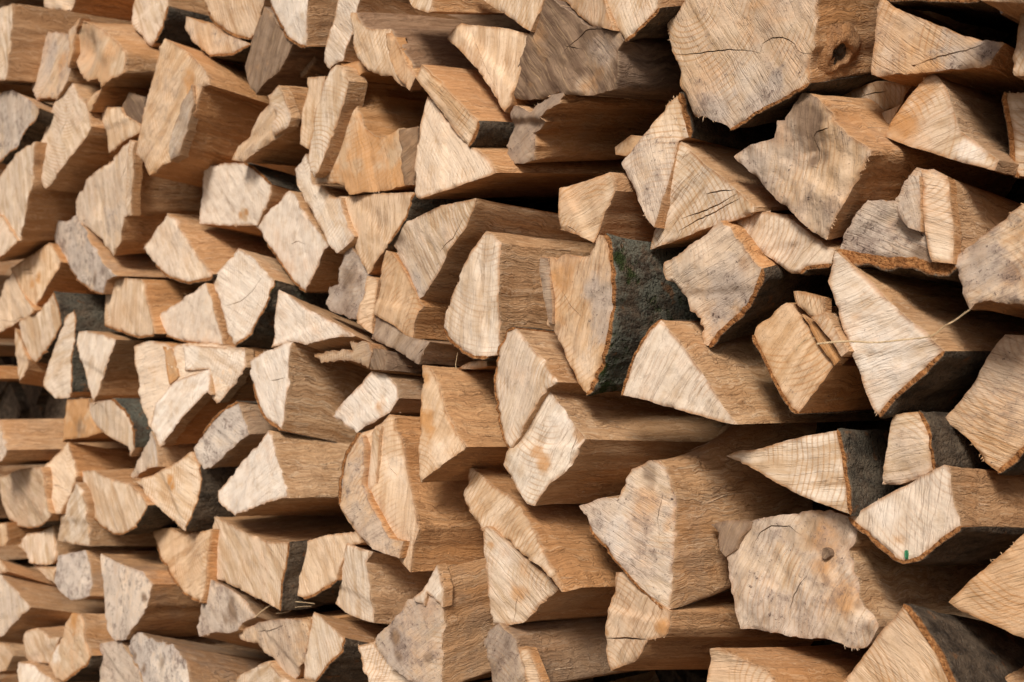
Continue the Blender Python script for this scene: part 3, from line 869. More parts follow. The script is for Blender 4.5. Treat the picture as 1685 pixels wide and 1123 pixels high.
# ------------------------------------------------------------------ the logs, one entry each: place, outline (a * marks an edge with bark), look, label
W_ = dict
LOGS = [
# --- top left
('a0', "-90,60 0,52 68,20 60,150 45,300 25,490 -90,505", W_(s=.12), "pale log end at the left border, topmost of the left edge, long brown side"),
('a0', "262,-70 470,-70 440,10 425,72 340,58 275,45", W_(s=.16, t=.75), "small white log end cut by the top border above a dark long side"),
('a0', "282,195 360,200 430,210 447,330 432,430 418,500 380,560 340,612 270,600 205,612 180,540 190,460 200,400 250,270", W_(pt="d300,350,90,1 s380,380,60,1", di=.6, st=.6, rough=1.8), "grey-orange speckled log end left of the hollow-ended log, upper left"),
('a0', "430,180 480,125 520,135 620,170 690,250 760,330 755,450 670,480 600,540 585,485 530,505 480,450 445,340", W_(d=1, s=.06, di=.3, st=.8, rough=1.8, h="520,330,-22,110 640,330,6,60", sp=[("400,190 490,112 480,160 455,200 445,330 420,420 400,380 415,270", W_(up=.008, di=.5, st=.9))]), "orange-rimmed log with a grey hollow in its end, upper left"),
('a0', "825,-60 1030,-60 1032,40* 1020,110* 985,190* 955,255 925,287 855,205 790,135 810,50", W_(t=.6, bt=.007), "pale pointed log end hanging from the top border, left quarter"),
('a0', "1145,100 1230,140 1310,150 1370,200 1535,275* 1420,330* 1290,342 1190,262 1135,170", W_(di=.5, d=-2), "small flat speckled wedge beneath the ringed end at the top"),
('a0', "1230,-70 1650,-70 1600,80 1565,205 1530,235* 1450,215* 1330,150* 1280,70", W_(st=.3, t=.6, s=.2), "rounded log end with clear growth rings cut by the top border"),
('a1', "125,40 185,100 240,190 310,265 280,350 230,430 150,500 65,585 35,530 5,410 50,260", W_(w=.85, d=2, s=.1), "brown weathered diamond-shaped log end, upper left, beside the ringed end"),
('a0', "1005,235 1060,260 1120,300 1200,370 1260,440 1282,520 1235,530 1195,690 1160,790 1130,900 1060,985 1010,1010 920,1082 840,940 870,760 900,600 940,470 960,400 975,300", W_(pt="s1160,480,60,1", d=2, s=.3, di=.35, st=.3, sp=[("1182,520 1190,640 1150,800 1100,950 1035,990 1050,830 1120,640", W_(up=.004, di=.5, st=0, w=.25))]), "tall cream log end with a grey split strip, upper left"),
('a0', "1085,770* 1150,765* 1230,775* 1250,880* 1200,985* 1090,1000 1060,900", W_(d=-2.5, abs=1, w=1, s=.03, bg=.1, lich=0, bt=.008), "charred black bark log low behind the tall cream end, upper left"),
('a0', "-90,610 0,575 70,555 150,600 230,665* 215,720* 140,800* 100,900* 0,995 -90,1020", W_(di=.8, s=.35), "grey speckled log end with dark bark at the left border, upper quarter"),
('a0', "430,490 470,560 545,680 562,780 540,840 440,960 350,1070 300,1140 277,1166 245,1110 220,1000 235,930 300,720 370,560", W_(d=2, di=.3, s=.15, cr=["395,600 415,650 450,700", "420,700 390,780 350,880"]), "pear-shaped cream log end with a groove, left side, upper third"),
('a0', "628,660 745,660 762,710 860,775 850,815 740,870 655,945 640,850", W_(di=.35, d=-3, s=.05), "small cream triangle tucked under the dark brown square, upper left"),
('a0', "795,572 890,600 882,700 865,760 800,735 740,700 760,640", W_(w=1, d=1), "dark brown square log end beside the tall cream end, upper left"),
('a0', "612,540 600,590 552,688 520,640 560,585", W_(d=-1, s=.01, t=.4), "narrow log showing a long tan side below the hollow-ended log"),
('a0', "430,480* 520,515* 625,680* 640,800* 560,830* 480,700*", W_(d=-9, abs=1, w=1, bg=.5, lich=1.0, s=0), "greenish-grey bark log deep behind the pear-shaped end"),
# --- second band left
('b0', "215,-65 205,60 190,220 155,400 120,555 60,490 0,390 -90,330 -90,210 0,160 60,60 110,0 190,-50", W_(s=.02, t=.65, rough=1.5), "cream pointed log end at the left border under the pear-shaped end"),
('b0', "800,-75 825,-60 825,30 810,250 795,390 768,400 745,560 710,610 690,637 620,540 540,470 510,450 455,400 455,310 480,250 510,240 520,180 600,110 680,60 745,-10", W_(pt="s725,290,40,1 d680,480,100,.9", d=1, s=.02, di=.38, t=.7, rough=1.6, cr=["790,10 775,100 745,180"], sp=[("830,-60 828,60 812,250 797,392 765,392 760,250 775,80 800,-70", W_(up=.005, di=.1, st=.5))]), "large pale speckled log with ragged left rim, left of centre"),
('b0', "345,425 390,430 460,385 490,450 515,480 570,580 640,690 715,765 650,790 635,875* 560,850* 470,780* 420,710* 370,640* 330,560* 305,470", W_(pt="d590,790,60,1 s590,760,30,1 w585,800,25,.7", di=.95, t=.85, s=.03, bt=.003), "white log end peppered with black specks on a curved edge, left"),
('b0', "1030,380 1075,410 1130,510 1220,650 1305,755* 1290,777* 1160,802* 1050,770* 960,690 885,600 960,480", W_(d=1, s=.03, di=.3, t=.75), "white wedge with a rounded lower rim below the bright square end"),
('b0', "1255,100 1300,85 1380,68 1500,72* 1560,105* 1677,205 1657,300 1577,450 1480,455 1340,450 1228,443 1225,340 1240,200", W_(pt="s1480,400,35,1 s1520,365,25,1 t1500,385,35,.4", s=.25, t=.9, di=.1), "bright white square log end with bark on its top right, left of centre"),
('b1', "280,240 310,260 350,340 430,450 525,580 500,600 480,650 430,770 375,860* 310,790* 240,690* 150,560 75,455 180,340", W_(d=1, t=.85, s=.1, bt=.003), "bright white diamond-shaped log end, left of centre"),
('b1', "390,10 420,80 430,190 500,215 520,280 585,285 610,380 660,520 640,560 570,620 540,600 470,470 400,330 335,200 320,110", W_(d=0, di=.35, t=.7, rough=1.6), "long narrow leaning log end between the diamond and the funnel-shaped end"),
('b1', "585,275 690,270 860,255 1045,250* 1020,330* 990,410* 930,510* 880,590 820,680 765,755 700,620 650,480", W_(d=-1, t=.62, bt=.003), "downward pointing cream triangle under the orange carved-looking log"),
# --- top centre
('a1', "600,390 730,375 745,440 650,490 690,680 740,800 830,850 950,790 1075,780 1060,1000 1050,1151 990,1141 900,1171 750,1186 660,1201 620,1146 560,1126 440,1136 470,1040 520,950 600,700 640,500", W_(s=.06, st=1.0, t=.5, rough=1.5, wave=1.8, sp=[("520,440 570,400 610,420 645,500 620,620 560,800 510,950 470,1060 430,1095 395,1020 410,900 430,780 470,600", W_(up=.022, di=.25, st=.2, t=.6)), ("400,480 510,470 490,600 440,800 400,920 345,885 370,680 395,560", W_(up=.008, di=.2, st=.3, t=.6)), ("950,800 1078,780 1060,1000 1048,1140 985,1140 960,1000", W_(up=.003, w=.7))]), "orange-stained log with a raised stick and wavy hollow side, upper centre-left"),
('a1', "580,-70 715,-70 690,60 655,220 620,375 560,390 530,425 495,380 520,250 560,90", W_(d=-1, t=.75), "tall white strip of a log end at the top, left of the ribbed log"),
('a1', "150,-70 402,-70 395,100 385,283* 345,275* 270,220* 220,150* 160,30", W_(t=.85, s=.02, d=1), "white rounded log end with flat brown side at the top border"),
('a1', "390,305 440,330 420,400 345,475 340,430 370,350", W_(w=.7, d=-3, abs=1, L=.16), "small loose brown splinter in a dark gap, upper left"),
('a1', "215,525 260,600 290,725 280,780 195,860 100,920 0,1000 -70,985 -40,900 23,850 53,780 93,700 150,640 150,590", W_(d=0, di=.35, s=.1, st=.4, sp=[("150,590 215,525 250,590 290,725 280,780 180,840 175,780 200,700", W_(up=.006, di=.5))]), "cream wing-shaped log end with a raised corner, left of the stick-topped log"),
('a1', "665,80 690,75 740,160 820,180 905,185 960,250 1040,390 1068,480 1030,562 975,530 920,465 850,470 770,435 710,370 680,260 660,120", W_(d=2, s=-.02, di=.25, sw=.75, t=.6, rough=1.5, sp=[("880,205 930,240 1000,390 1066,480 1025,560 960,490 900,380 868,260", W_(up=.007, st=.7, di=.2))]), "log with a rib-marked end and a dark purple weathered side, top centre-left"),
('a1', "1100,400 1170,470 1300,600 1452,750* 1440,800* 1390,902 1360,880 1250,740 1140,580 1068,485", W_(d=4, s=.05, di=.35, t=.55, ts=.7, bt=.005), "slanting plank-like log with broad pale top and bark lower corner, upper centre"),
('a1', "1335,140 1380,150 1600,170 1770,210 1720,330 1660,560 1640,640 1610,690 1560,610 1470,470 1390,370 1300,280 1240,235", W_(d=1, t=.72, st=.15, cr=["1385,175 1420,260 1460,340 1520,480 1572,580"]), "clean cream kite-shaped log end with one long crack, top centre"),
('a1', "1135,595 1180,630 1250,745 1370,895 1440,930 1500,1000 1540,1065 1500,1085 1400,1115 1250,1170 1150,1205 1075,1228 1050,1190 1050,1050 1070,900 1100,740", W_(d=1, s=.02, t=.8, di=.05), "smooth white triangular log end right of the orange-stained log, upper centre"),
('a1', "960,-70 1168,-70 1163,70 1140,80 1050,50", W_(s=.05, t=.6), "sliver of a cream log end cut by the top border above the ribbed log"),
('a2', "350,20 380,-10 430,10 530,100 630,170 700,170 800,190 840,250 800,310 805,440 780,550 640,595 540,590 460,572 400,582 330,610 150,612 170,500 220,330 260,220", W_(relief=2.2, pt="w700,350,110,.55 d700,300,110,1 s640,480,80,1 w600,520,60,.5 t650,500,60,.7", d=3, w=1, s=.1, rough=1.6, cr=["480,310 560,230 620,182 720,178 795,200", "475,280 560,300"]), "big grey-brown weathered log end with a cracked knotty half, top centre"),
('a2', "-100,-70 370,-70 330,60 275,195 200,150 60,60 -30,0", W_(di=.2, t=.6), "cream log end at the top border, left of the big weathered end"),
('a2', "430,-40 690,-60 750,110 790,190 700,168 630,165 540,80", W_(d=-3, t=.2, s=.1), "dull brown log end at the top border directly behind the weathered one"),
('a2', "680,-70 1075,-70 1062,50* 990,130* 900,212* 852,250 810,200 760,90", W_(di=.25, t=.55, s=-.1, bt=.003), "cream triangular log end pointing down from the top border, centre-right"),
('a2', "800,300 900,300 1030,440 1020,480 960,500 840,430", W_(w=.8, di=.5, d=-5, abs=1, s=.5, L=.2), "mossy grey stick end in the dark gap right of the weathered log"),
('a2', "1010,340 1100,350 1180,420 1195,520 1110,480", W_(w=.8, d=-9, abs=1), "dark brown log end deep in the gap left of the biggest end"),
('a2', "170,660 210,655 270,690 330,640 400,580 460,575 450,640 380,680 330,720 340,750 260,830 275,900 250,990 200,1012 140,1012 75,970 85,900 130,780 150,690", W_(relief=2.2, d=2, w=.6, di=.8, s=.01, st=.5, rough=1.6, ts=.4, sw=.08), "knobbly grey log end with a long smooth brown side, upper centre"),
('a2', "780,905 880,830 960,840 900,930 850,960 785,950", W_(d=-1.5, abs=1, t=.6, L=.2), "small pale chip poking out left of the speckled kite-shaped end"),
('a2', "1175,585* 1215,720* 1245,842 1180,870 1160,950 1125,1080 1075,1260 1030,1400 1000,1365 930,1235 870,1090 832,1000 870,950 1000,790 1110,640", W_(pt="d1000,1000,140,.8 t1050,1200,80,.7", d=1, di=.6, t=.62, bt=.008), "greyish speckled kite-shaped log end with bark on its upper right, centre-right"),
# --- top right
('b2', "1190,-71 1250,-10 1410,130 1470,180 1570,265 1640,340 1640,372 1500,430 1390,452 1230,520 1000,605 1030,480 1080,320 1130,130 1165,0", W_(d=2, s=.0, t=.6, di=.05, st=.25, crw=1.2, cr=["1545,255 1430,320 1330,365 1200,410", "1572,275 1400,370 1290,420 1180,490", "1530,235 1440,240 1340,262"]), "large smooth cream triangle with fan-like cracks, right of centre, upper half"),
('a3', "-260,-60 60,-60 555,-60 545,50 520,300 490,400 490,515* 430,550* 330,610* 150,700* 10,800 -20,770 -100,740 -140,715 -225,720 -250,680 -290,560 -320,400 -370,230 -377,150 -310,60", W_(pt="d-100,700,120,1 d200,650,120,.9 w-170,720,60,.4 s-200,500,150,.6 s200,150,130,.8 t100,500,120,.7 d280,480,50,1", d=3, s=-.1, di=.45, st=.45, t=.42, rough=1.7, bt=.003, tilt=(-3, -4), cr=["190,320 200,270 260,236 330,233 400,270 420,310 450,330 488,332", "-350,340 -200,330 0,305 130,315 185,330"]), "biggest tan log end, five-sided with a curved crack, top right"),
('a3', "960,0 1020,50 1180,120 1400,200 1530,245 1640,250 1690,265 1640,330 1600,400 1500,420 1250,440 1060,460 875,462 890,300 910,100 915,-60 940,-60", W_(pt="d1350,350,100,1 d1600,300,60,1 s1100,300,60,.9 s1250,410,60,.8 t960,350,70,.85", d=1, di=.45, st=.6, t=.5, s=.42, cr=["1150,400 1280,350 1450,310 1560,265"], rough=1.4), "long tapering tan log end at the top right, under the black gap"),
('a3', "1245,450 1290,480 1340,560 1380,680 1420,800 1520,880 1600,945 1662,986 1632,1051 1500,1020 1300,960 1100,900 945,840 1000,740 1100,610 1200,490", W_(st=0.45, pt="s1050,780,130,1 s1200,560,70,.8 t1500,920,100,.85", d=2, di=.2, s=.25, t=.5, sw=.35), "orange-tinted triangular log end with saw lines, right edge, upper third"),
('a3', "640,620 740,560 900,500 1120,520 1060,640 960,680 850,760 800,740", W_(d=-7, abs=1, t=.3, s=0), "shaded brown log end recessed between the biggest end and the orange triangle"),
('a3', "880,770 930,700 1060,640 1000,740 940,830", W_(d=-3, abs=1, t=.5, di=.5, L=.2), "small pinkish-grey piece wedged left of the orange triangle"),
('a3', "1782,75 1920,65 1920,465 1752,465 1742,350 1767,150", W_(d=2, t=.45, st=.5, di=.3), "sliver of an orange-brown log end at the right border near the top"),
('a3', "1920,561 1920,1090 1782,1080* 1752,1040* 1732,810* 1700,571", W_(d=3, t=.6, di=.3, bt=.005), "cream log end with bark on its left, right border, upper third"),
('a3', "1530,-90 1900,-90 1900,16 1720,10 1545,4", W_(d=9, abs=1, t=.6), "thin sliver of a log end in the top right corner"),
('a3', "430,570 480,575 540,620 620,700 640,750 720,820 865,925 868,960 840,1000 770,1130 700,1260 630,1400 590,1480 560,1460 480,1400 350,1280 230,1180 130,1070 35,965 90,920 180,880 270,850 285,740 330,740 380,640", W_(relief=2.2, cr=["510,840 530,812 610,790 612,760", "505,850 528,930 525,1030 495,1030"], pt="w470,680,100,1 w420,640,70,1 w500,760,90,.95 w500,900,42,1 w500,1000,40,1 d150,1050,120,.9 s330,830,70,1 s650,950,80,.7 w570,970,40,.6", d=3, di=.6, st=.45, t=.5, s=.02, rough=1.4), "large dirty tan log end with a grey flap of old bark, right"),
('b3', "680,290 760,305 860,310 940,150 990,105 1060,110 1165,150 1190,330 1210,480 1200,690* 1060,680* 960,650* 800,650* 600,620* 495,600 500,570 570,440 620,360", W_(pt="d700,550,150,1 w1000,620,60,.8 s830,450,50,.8", d=1, di=.7, t=.55, st=.35, s=.3, rough=1.8, bt=.012, lich=0, cr=["850,350 870,410 930,460 1000,492"], sp=[("940,150 1000,148 1004,300 1000,490 930,465 860,400 862,330 930,230", W_(up=.012, di=.7)), ("1010,108 1165,150 1190,330 1210,480 1202,688 1080,676 1040,560 1020,380", W_(up=.006, di=.1, st=.4, t=.75))]), "torn stepped log end with raised strips, right of the dirty tan end"),
('b3', "1720,255 1640,300 1500,420 1350,550 1215,645 1210,690 1255,830 1280,910 1310,975 1340,930 1400,910 1500,920 1720,945", W_(pt="d1400,700,150,1 s1560,760,60,.9 w1350,600,60,.4", d=4, di=.75, t=.55, rough=1.5), "grey-stained log end at the right border, in the upper middle"),
('c3', "485,-438 560,-370 700,-240 830,-110 960,0 1030,60 1150,180* 1060,260* 930,380* 830,460* 740,577 705,540 650,400 600,260 560,120 510,-40 450,-220 440,-250", W_(pt="t750,200,150,.95 s620,-50,40,.6 d700,100,60,.5", d=4, s=0, t=.78, di=.25, lich=.1, bt=.005), "large cream wedge with bark along its lower rim, right side behind a straw"),
('c3', "170,-120 215,-110 330,60 420,190 475,270 410,370 330,460 265,557* 225,535* 170,460* 70,260* -20,80 0,20", W_(d=1, s=.02, di=.3, st=.4, t=.55, bt=.004, sp=[("225,-188 250,-190 420,-148 415,-38 320,-28 240,-118", W_(up=.004, t=.6, di=0)), ("330,-30 420,-60 480,40 555,180 520,215 450,100", W_(up=.012, t=.5, st=.6)), ("270,-50 330,-20 450,110 520,225 480,270 420,185 340,60", W_(up=.004, st=1.0, t=.35))]), "splintered log end with raised strips left of the large cream wedge, right"),
('b2', "1395,475 1440,425 1500,480 1560,560 1620,640 1700,720* 1640,880* 1540,1010* 1420,1110* 1370,1195 1340,1180 1320,1100 1310,1030 1250,980 1230,900 1190,850 1110,790 1095,740 1105,680 1250,600 1350,510", W_(di=0.4, pt="d1500,850,150,1 d1450,1050,120,1 s1590,700,50,1 t1250,800,150,.95", d=3, t=.78, s=-.25, rough=1.7, lich=.1, moss=.1, bt=.006, h="1300,700,8,160"), "whitish mottled log end with dark bark below it, right of the mossy bark"),
('b3', "0,378 60,370 170,390 300,480 420,580 475,600 450,690* 290,710* 260,745 200,750 100,680 0,600 -100,500 -140,430", W_(d=-2, t=.7, st=.3, s=.1), "smooth cream log end peeking out behind the whitish mottled one, right"),
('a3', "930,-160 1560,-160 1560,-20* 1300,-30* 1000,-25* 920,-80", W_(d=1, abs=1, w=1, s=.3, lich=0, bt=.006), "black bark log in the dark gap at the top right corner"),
# --- centre
('b1', "890,480 960,435 1100,390 1220,330 1440,285 1430,330 1370,470 1260,620 1200,740 1130,850 1080,912* 1040,820 1000,740 930,600 890,520", W_(pt="w940,500,70,.7 d1060,820,80,.9", d=2, s=.16, di=.35, t=.58, ts=.6), "tan fan-shaped log end with grey corner, centre, broad striped side"),
('b1', "1480,485 1520,505 1558,560 1560,800 1562,1100 1570,1250 1500,1262* 1430,1260* 1350,1230* 1290,1160* 1225,1085 1250,990 1300,850 1370,680 1430,560", W_(d=1, s=.05, t=.72, di=.05), "tall smooth cream log end with flat grey-tan side, centre"),
('b2', "450,225 600,175 740,125 770,160 780,240 720,370 650,560 560,510 450,480 445,370", W_(d=0, st=.6, t=.55, s=.05, sw=.25), "small orange-edged five-sided log end with rings, centre, below a long side"),
('b2', "330,645 400,650 430,670 485,622 560,640 620,635 665,590 700,515 735,515* 750,600* 770,720* 772,900* 750,1080* 720,1230* 660,1380* 610,1492 560,1430 500,1290 430,1150 380,1060 360,940 330,760", W_(di=0.3, st=0.4, pt="s480,760,130,1 s430,1000,60,.9 d690,900,110,1 d690,1100,90,.9 t600,1300,90,.85", d=2, s=.04, t=.55, moss=.55, lich=1.0, bt=.006, rough=1.5, sp=[("328,650 380,655 385,760 405,900 410,1060 385,1050 360,930 330,760", W_(up=.004, w=.5, di=.5))]), "ringed log end with grey-green mossy bark side, centre of the pile"),
('c2', "1060,-10 1110,30 1180,110 1260,210 1330,310 1400,420 1470,530 1545,632 1460,620 1290,570 1100,520 980,480 840,450* 860,380* 890,280* 950,150* 1010,50*", W_(d=1, s=0, t=.75, di=.02, bt=.0028), "clean white quarter-round log end right of the mossy bark"),
('c2', "180,40 260,130 340,230 430,370 365,420 300,530 200,700 140,800* 110,720* 70,550* 55,380* 60,280* 90,160* 130,60*", W_(d=0, t=.7, s=.05, bt=.003), "round-backed cream log end with clear rings, centre, behind the angular one"),
('c2', "365,420 450,520 540,650 600,722 540,830 490,920 400,990 330,1080 300,1135 250,1123 180,1020 105,880 130,800 200,700 290,550", W_(pt="s360,870,50,.9 s300,800,40,.8 s560,700,40,.8 t450,600,90,.8", d=3, s=.02, t=.68, cr=["545,675 525,760 500,890"]), "angular cream log end with long exposed brown side, just below centre"),
('c1', "1110,265 1160,290 1200,380 1250,560 1310,690 1375,770 1300,830 1200,900 1080,992 1085,800 1095,500 1105,340", W_(st=0.3, pt="s1110,600,60,1 s1150,680,60,1 s1120,350,50,.9 t1230,800,90,.9", d=1, s=.02, t=.68, ts=.75), "orange-streaked triangular log end left of the round-backed end, centre"),
('c1', "40,240 150,180 295,120 285,250 265,450 250,600 235,662* 150,600* 100,520* 60,380 40,320", W_(d=1, s=.24, t=.85, cr=["165,362 215,355 255,345"], ts=.42), "bright white log end with a small scratch and wide brown side, left of centre"),
('c1', "535,580 640,460 780,305 870,320 940,400 960,470 900,560 800,620 740,640 700,682 610,630", W_(pt="s850,520,60,.9 s640,560,30,.6", d=3, t=.88, di=0, st=.25, L=.3, sw=.4), "small bright cream block lying aslant, centre-left"),
('c1', "800,650 860,620 900,570 930,590 940,660 980,720 1000,900 1020,1000 1060,1150 1085,1280 1050,1390 1030,1545 960,1460 900,1430 800,1400 720,1330 650,1230 590,1120* 610,950* 640,820* 730,690", W_(pt="t930,900,90,.9 d640,1000,80,1", d=1, s=.02, di=.25, t=.68, st=.35, ts=.6, bt=.007, lich=.2, cr=["850,690 835,800 815,950 830,1080", "870,800 900,900 960,960"], sp=[("640,830 720,700 745,760 730,1000 800,1160 900,1330 990,1350 960,1460 800,1400 690,1280 590,1130 610,950", W_(up=.012, di=.75, t=.5, rough=2)), ("740,700 850,640 830,850 820,1000 760,1050 735,1000 745,850", W_(up=.004, di=.05, t=.5, st=.5))]), "split and stepped log end with a bark-crusted left strip, lower centre-left"),
('d2', "-107,-192 -60,-180 30,-100 130,-20 210,40 240,100 290,180 340,280 400,400 440,480 470,567 420,510 380,460 250,350 140,250 50,200 -20,180 -80,100 -130,20 -140,-30 -115,-100", W_(d=0, s=.04, t=.62, di=.12, st=.2, rough=1.8, ts=.55), "fuzzy cream log end with rough ribbed side, lower centre"),
('d2', "-20,170 0,160 60,200 160,285 270,385 370,470 445,550 370,610 300,690 230,755 130,775 35,770 10,640 -15,400", W_(pt="s200,600,60,.9 s20,280,30,.9 s230,440,50,.7 t100,350,80,.8", d=1, s=-.05, t=.66, di=0, st=.4, cr=["200,590 185,640 180,700 168,750"]), "smooth cream log end with wavy grain under the fuzzy one, lower centre"),
('d2', "580,40 640,10 740,-20 815,-15 890,-190 980,-230 1060,-240 1105,-195 1135,-120 1160,20 1165,200 1150,400 1140,672 1120,680* 1040,620* 940,530* 830,400* 720,270* 640,160", W_(grow=0.2, L=0.26, bend=(0.2, 1.3), pt="s1000,60,100,.8 s1140,120,60,.9 d680,150,60,1 w1000,-170,60,.6 t800,250,140,.9", d=3, s=-.1, di=.65, t=.68, st=.4, rough=1.5, ts=.38, wave=.7, bt=.003), "big whitish mottled log end with warm swirling side, lower right of centre"),
# --- right, lower half
('c3', "-190,825 -100,790 0,785 150,740 300,705 495,668* 515,740* 540,900* 560,1020* 570,1185 480,1150 350,1100 230,1050 80,970 -60,890", W_(d=2, s=-.05, t=.62, di=.03, lich=.3, bt=.0045), "clean pointed triangle with grey bark side, right, lower half"),
('c3', "835,570 900,560 990,555* 1030,640* 1080,800* 1090,910 1000,960 880,1000 770,1000 780,900 810,750 830,620", W_(d=0, di=.4, t=.55, st=.4, s=.02, bt=.004), "small tapering log end with orange bark on the right, below the large wedge"),
('d3', "570,105 660,50 770,-10 870,-70 1000,-140 1160,-215 1195,-200 1200,-100 1215,20 1245,110 1250,160* 1130,240* 1000,350* 900,378* 850,350* 780,290* 680,200*", W_(pt="s890,235,40,.9 t800,60,90,.9", d=3, s=.03, t=.78, di=.08, lich=0, bt=.004, sw=.2, cr=["695,60 690,130 680,180"]), "broad white log end with bark rim and a tiny green mark, lower right"),
('c3', "1740,85 1530,75 1500,110 1430,200 1330,370 1220,520 1150,605 1250,680 1310,730 1400,860 1490,922* 1560,850* 1740,680", W_(d=4, di=.55, t=.5, s=.1, bt=.005), "greyish tan log end leaning at the right border, middle"),
('d3', "-175,330 -150,240 -110,170 -30,125 100,95 190,90 330,60 460,70 570,110 620,180 600,260 560,310 600,400 620,520 660,660 760,780 725,840 640,920 580,925 450,855 300,850 130,830 0,805 -105,790 -125,680 -155,500", W_(relief=2.2, st=0.35, sp=[("-281,150 -186,125 -66,125 -26,140 -96,220 -126,300 -191,350 -226,310 -236,200", W_(up=.005, w=.8, di=.5, name="bark_flap"))], pt="s430,250,150,1 s550,600,90,.9 t430,230,140,.25 d200,650,150,.8 w640,640,30,.6 w700,800,40,.6 d100,300,100,.9", d=2, s=.02, di=.65, t=.5, rough=1.6, cr=["-20,270 20,200 90,160 200,160 260,210", "300,480 230,580 190,680"], knot="435,330,34,42"), "knotty mottled log end with orange burl, lower right"),
('d3', "905,650* 960,720* 1050,860* 1130,980* 1215,1175 490,1175 560,1080 640,980 720,870 830,740", W_(d=3, t=.55, di=.15, lich=0, s=.2, bt=.007), "cream wedge with black-brown bark side at the bottom border, right corner"),
('d3', "1740,140 1640,210 1540,310 1380,440 1270,540 1185,630 1260,690 1340,720 1480,780 1640,860 1740,905", W_(d=4, st=.6, t=.5, di=.1), "orange-streaked log end at the right border, near the bottom corner"),
('d2', "785,445 835,440 930,530 1040,620 1120,685 1115,780 1090,845 1000,865 940,970 900,1000 765,1055 745,960 735,850 750,650 770,540", W_(pt="s1085,790,40,1.1 s765,560,30,1 s745,820,25,1", d=-1, t=.66, st=.5, s=.02, crw=1.6, cr=["738,853 850,850 960,858 1085,850"]), "upright cream log end split by a dark horizontal crack, bottom, right of centre"),
('d2', "20,790 80,760 130,800 180,850 195,920 230,1040 255,1180 40,1180 20,1000 -5,870", W_(d=1, w=.45, di=.9, s=-.14, rough=2, ts=.35, sp=[("200,905 255,915 350,1180 258,1180 225,1030", W_(up=.003, w=0, di=.1, t=.7))]), "grey crusty narrow log end with large tan side, bottom centre"),
('d2', "1375,920 1420,912 1540,970 1700,1040 1800,1180 1330,1180 1350,1040", W_(d=0, st=.5, t=.5, s=-.02, ts=.45), "tan log end with scratched top at the bottom border, right of the cracked one"),
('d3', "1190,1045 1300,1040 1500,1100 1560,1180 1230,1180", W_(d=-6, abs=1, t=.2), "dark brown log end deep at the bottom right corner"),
# --- bottom centre-left
('d1', "-187,110 -165,105 -60,165 60,225 170,260 285,262* 265,380* 240,480* 225,682 150,635 0,560 -110,510 -215,475 -210,300 -195,200", W_(d=1, s=-.12, t=.62, st=.4, bt=.004, lich=.1), "large square tan log end with bark on its right edge, bottom left of centre"),
('d1', "300,285 400,250 520,212 690,195 750,260 640,280 615,370 595,420 580,490* 500,540* 440,580* 370,602 335,590 315,470 300,380", W_(d=-1, t=.7, s=.1), "cream log end with swirling rings beside the bark-edged square, bottom left of centre"),
('d1', "640,262 720,300 800,320 755,380 770,480 785,620 785,757 720,735 610,690 552,635 575,540 595,420 615,360", W_(d=1, t=.68, st=.2, s=.12, ts=.6), "curved cream log end with pinkish side, right of the swirling rings"),
('d1', "1000,610 1060,620 1125,650 1135,580 1190,410 1215,480 1230,560 1235,660 1225,900 1228,1185 1060,1120 950,1060 850,975 780,885 805,835 900,770 945,710", W_(pt="w920,850,45,.85 w1140,970,32,.85 s1150,700,70,1 d950,900,130,1 w960,960,30,.8", d=1, s=-.28, di=.75, st=.7, t=.45, ts=.6, rough=1.5, sp=[("1190,402 1232,560 1232,662 1180,622 1132,572 1118,655 1040,612 1100,560", W_(up=.004, di=.05, st=.1, t=.8))]), "spotted brown log end with a pale torn tip, bottom centre"),
('d1', "425,690 460,700 520,760 620,850* 600,930* 530,1010* 440,1115 370,1100 375,1000 400,850 415,750", W_(d=0, t=.66, s=.2, bt=.004, lich=0), "cream leaf-shaped log end with dark bark below, bottom, left of centre"),
('d1', "-20,800 80,755 250,735 412,735 400,850 370,1000 325,1080 295,1130 230,1080 170,990 75,890 0,875 -60,850", W_(d=-1, di=.6, t=.5, rough=1.4), "dusty grey log end left of the leaf-shaped one, bottom"),
('d1', "690,900 780,880 850,970 960,1060 1060,1125 1090,1180 780,1180 730,1040", W_(d=0, t=.62, st=.3), "cream triangle cut by the bottom border under the spotted brown end"),
('d1', "-40,1090 50,1040 110,1010 150,995 210,1060 290,1125 330,1180 -60,1180", W_(d=0, t=.55, st=.3), "rounded tan log end at the bottom border below the dusty grey one"),
('d0', "935,195 990,175 1050,172 1130,215 1300,180 1290,270 1275,450 1255,560 1240,632* 1140,570* 1060,470* 1000,370* 960,280", W_(d=-1, t=.55, s=.02, bt=.003), "tan quarter-round log end left of the large square, lower left"),
('d0', "1270,480 1290,485 1400,540 1500,610 1578,720 1480,760 1470,800 1400,820 1330,810 1230,842 1215,780 1240,640", W_(pt="w1430,680,55,.9 w1390,740,30,.8", d=-1, di=.85, t=.6, s=.25), "black-speckled pale log end under the large square, bottom left"),
# --- left, lower half
('b0', "1255,808 1290,900 1325,1020 1365,1185 1250,1180* 1130,1165* 1030,1130* 980,1085 958,1045 1000,990 1090,930 1180,860", W_(d=1, t=.92, bt=.0025), "very white quarter-round log end, left, above the torn white end"),
('b0', "1470,595 1560,650 1640,740 1680,790* 1640,930* 1580,1030* 1510,1140* 1440,1190 1400,1120 1360,960 1320,840 1310,775", W_(d=0, t=.8, s=.25, cr=["1390,950 1480,920 1560,850 1620,770"], lich=.4, moss=.3), "white log end with a curved crack and bark right rim, left of centre"),
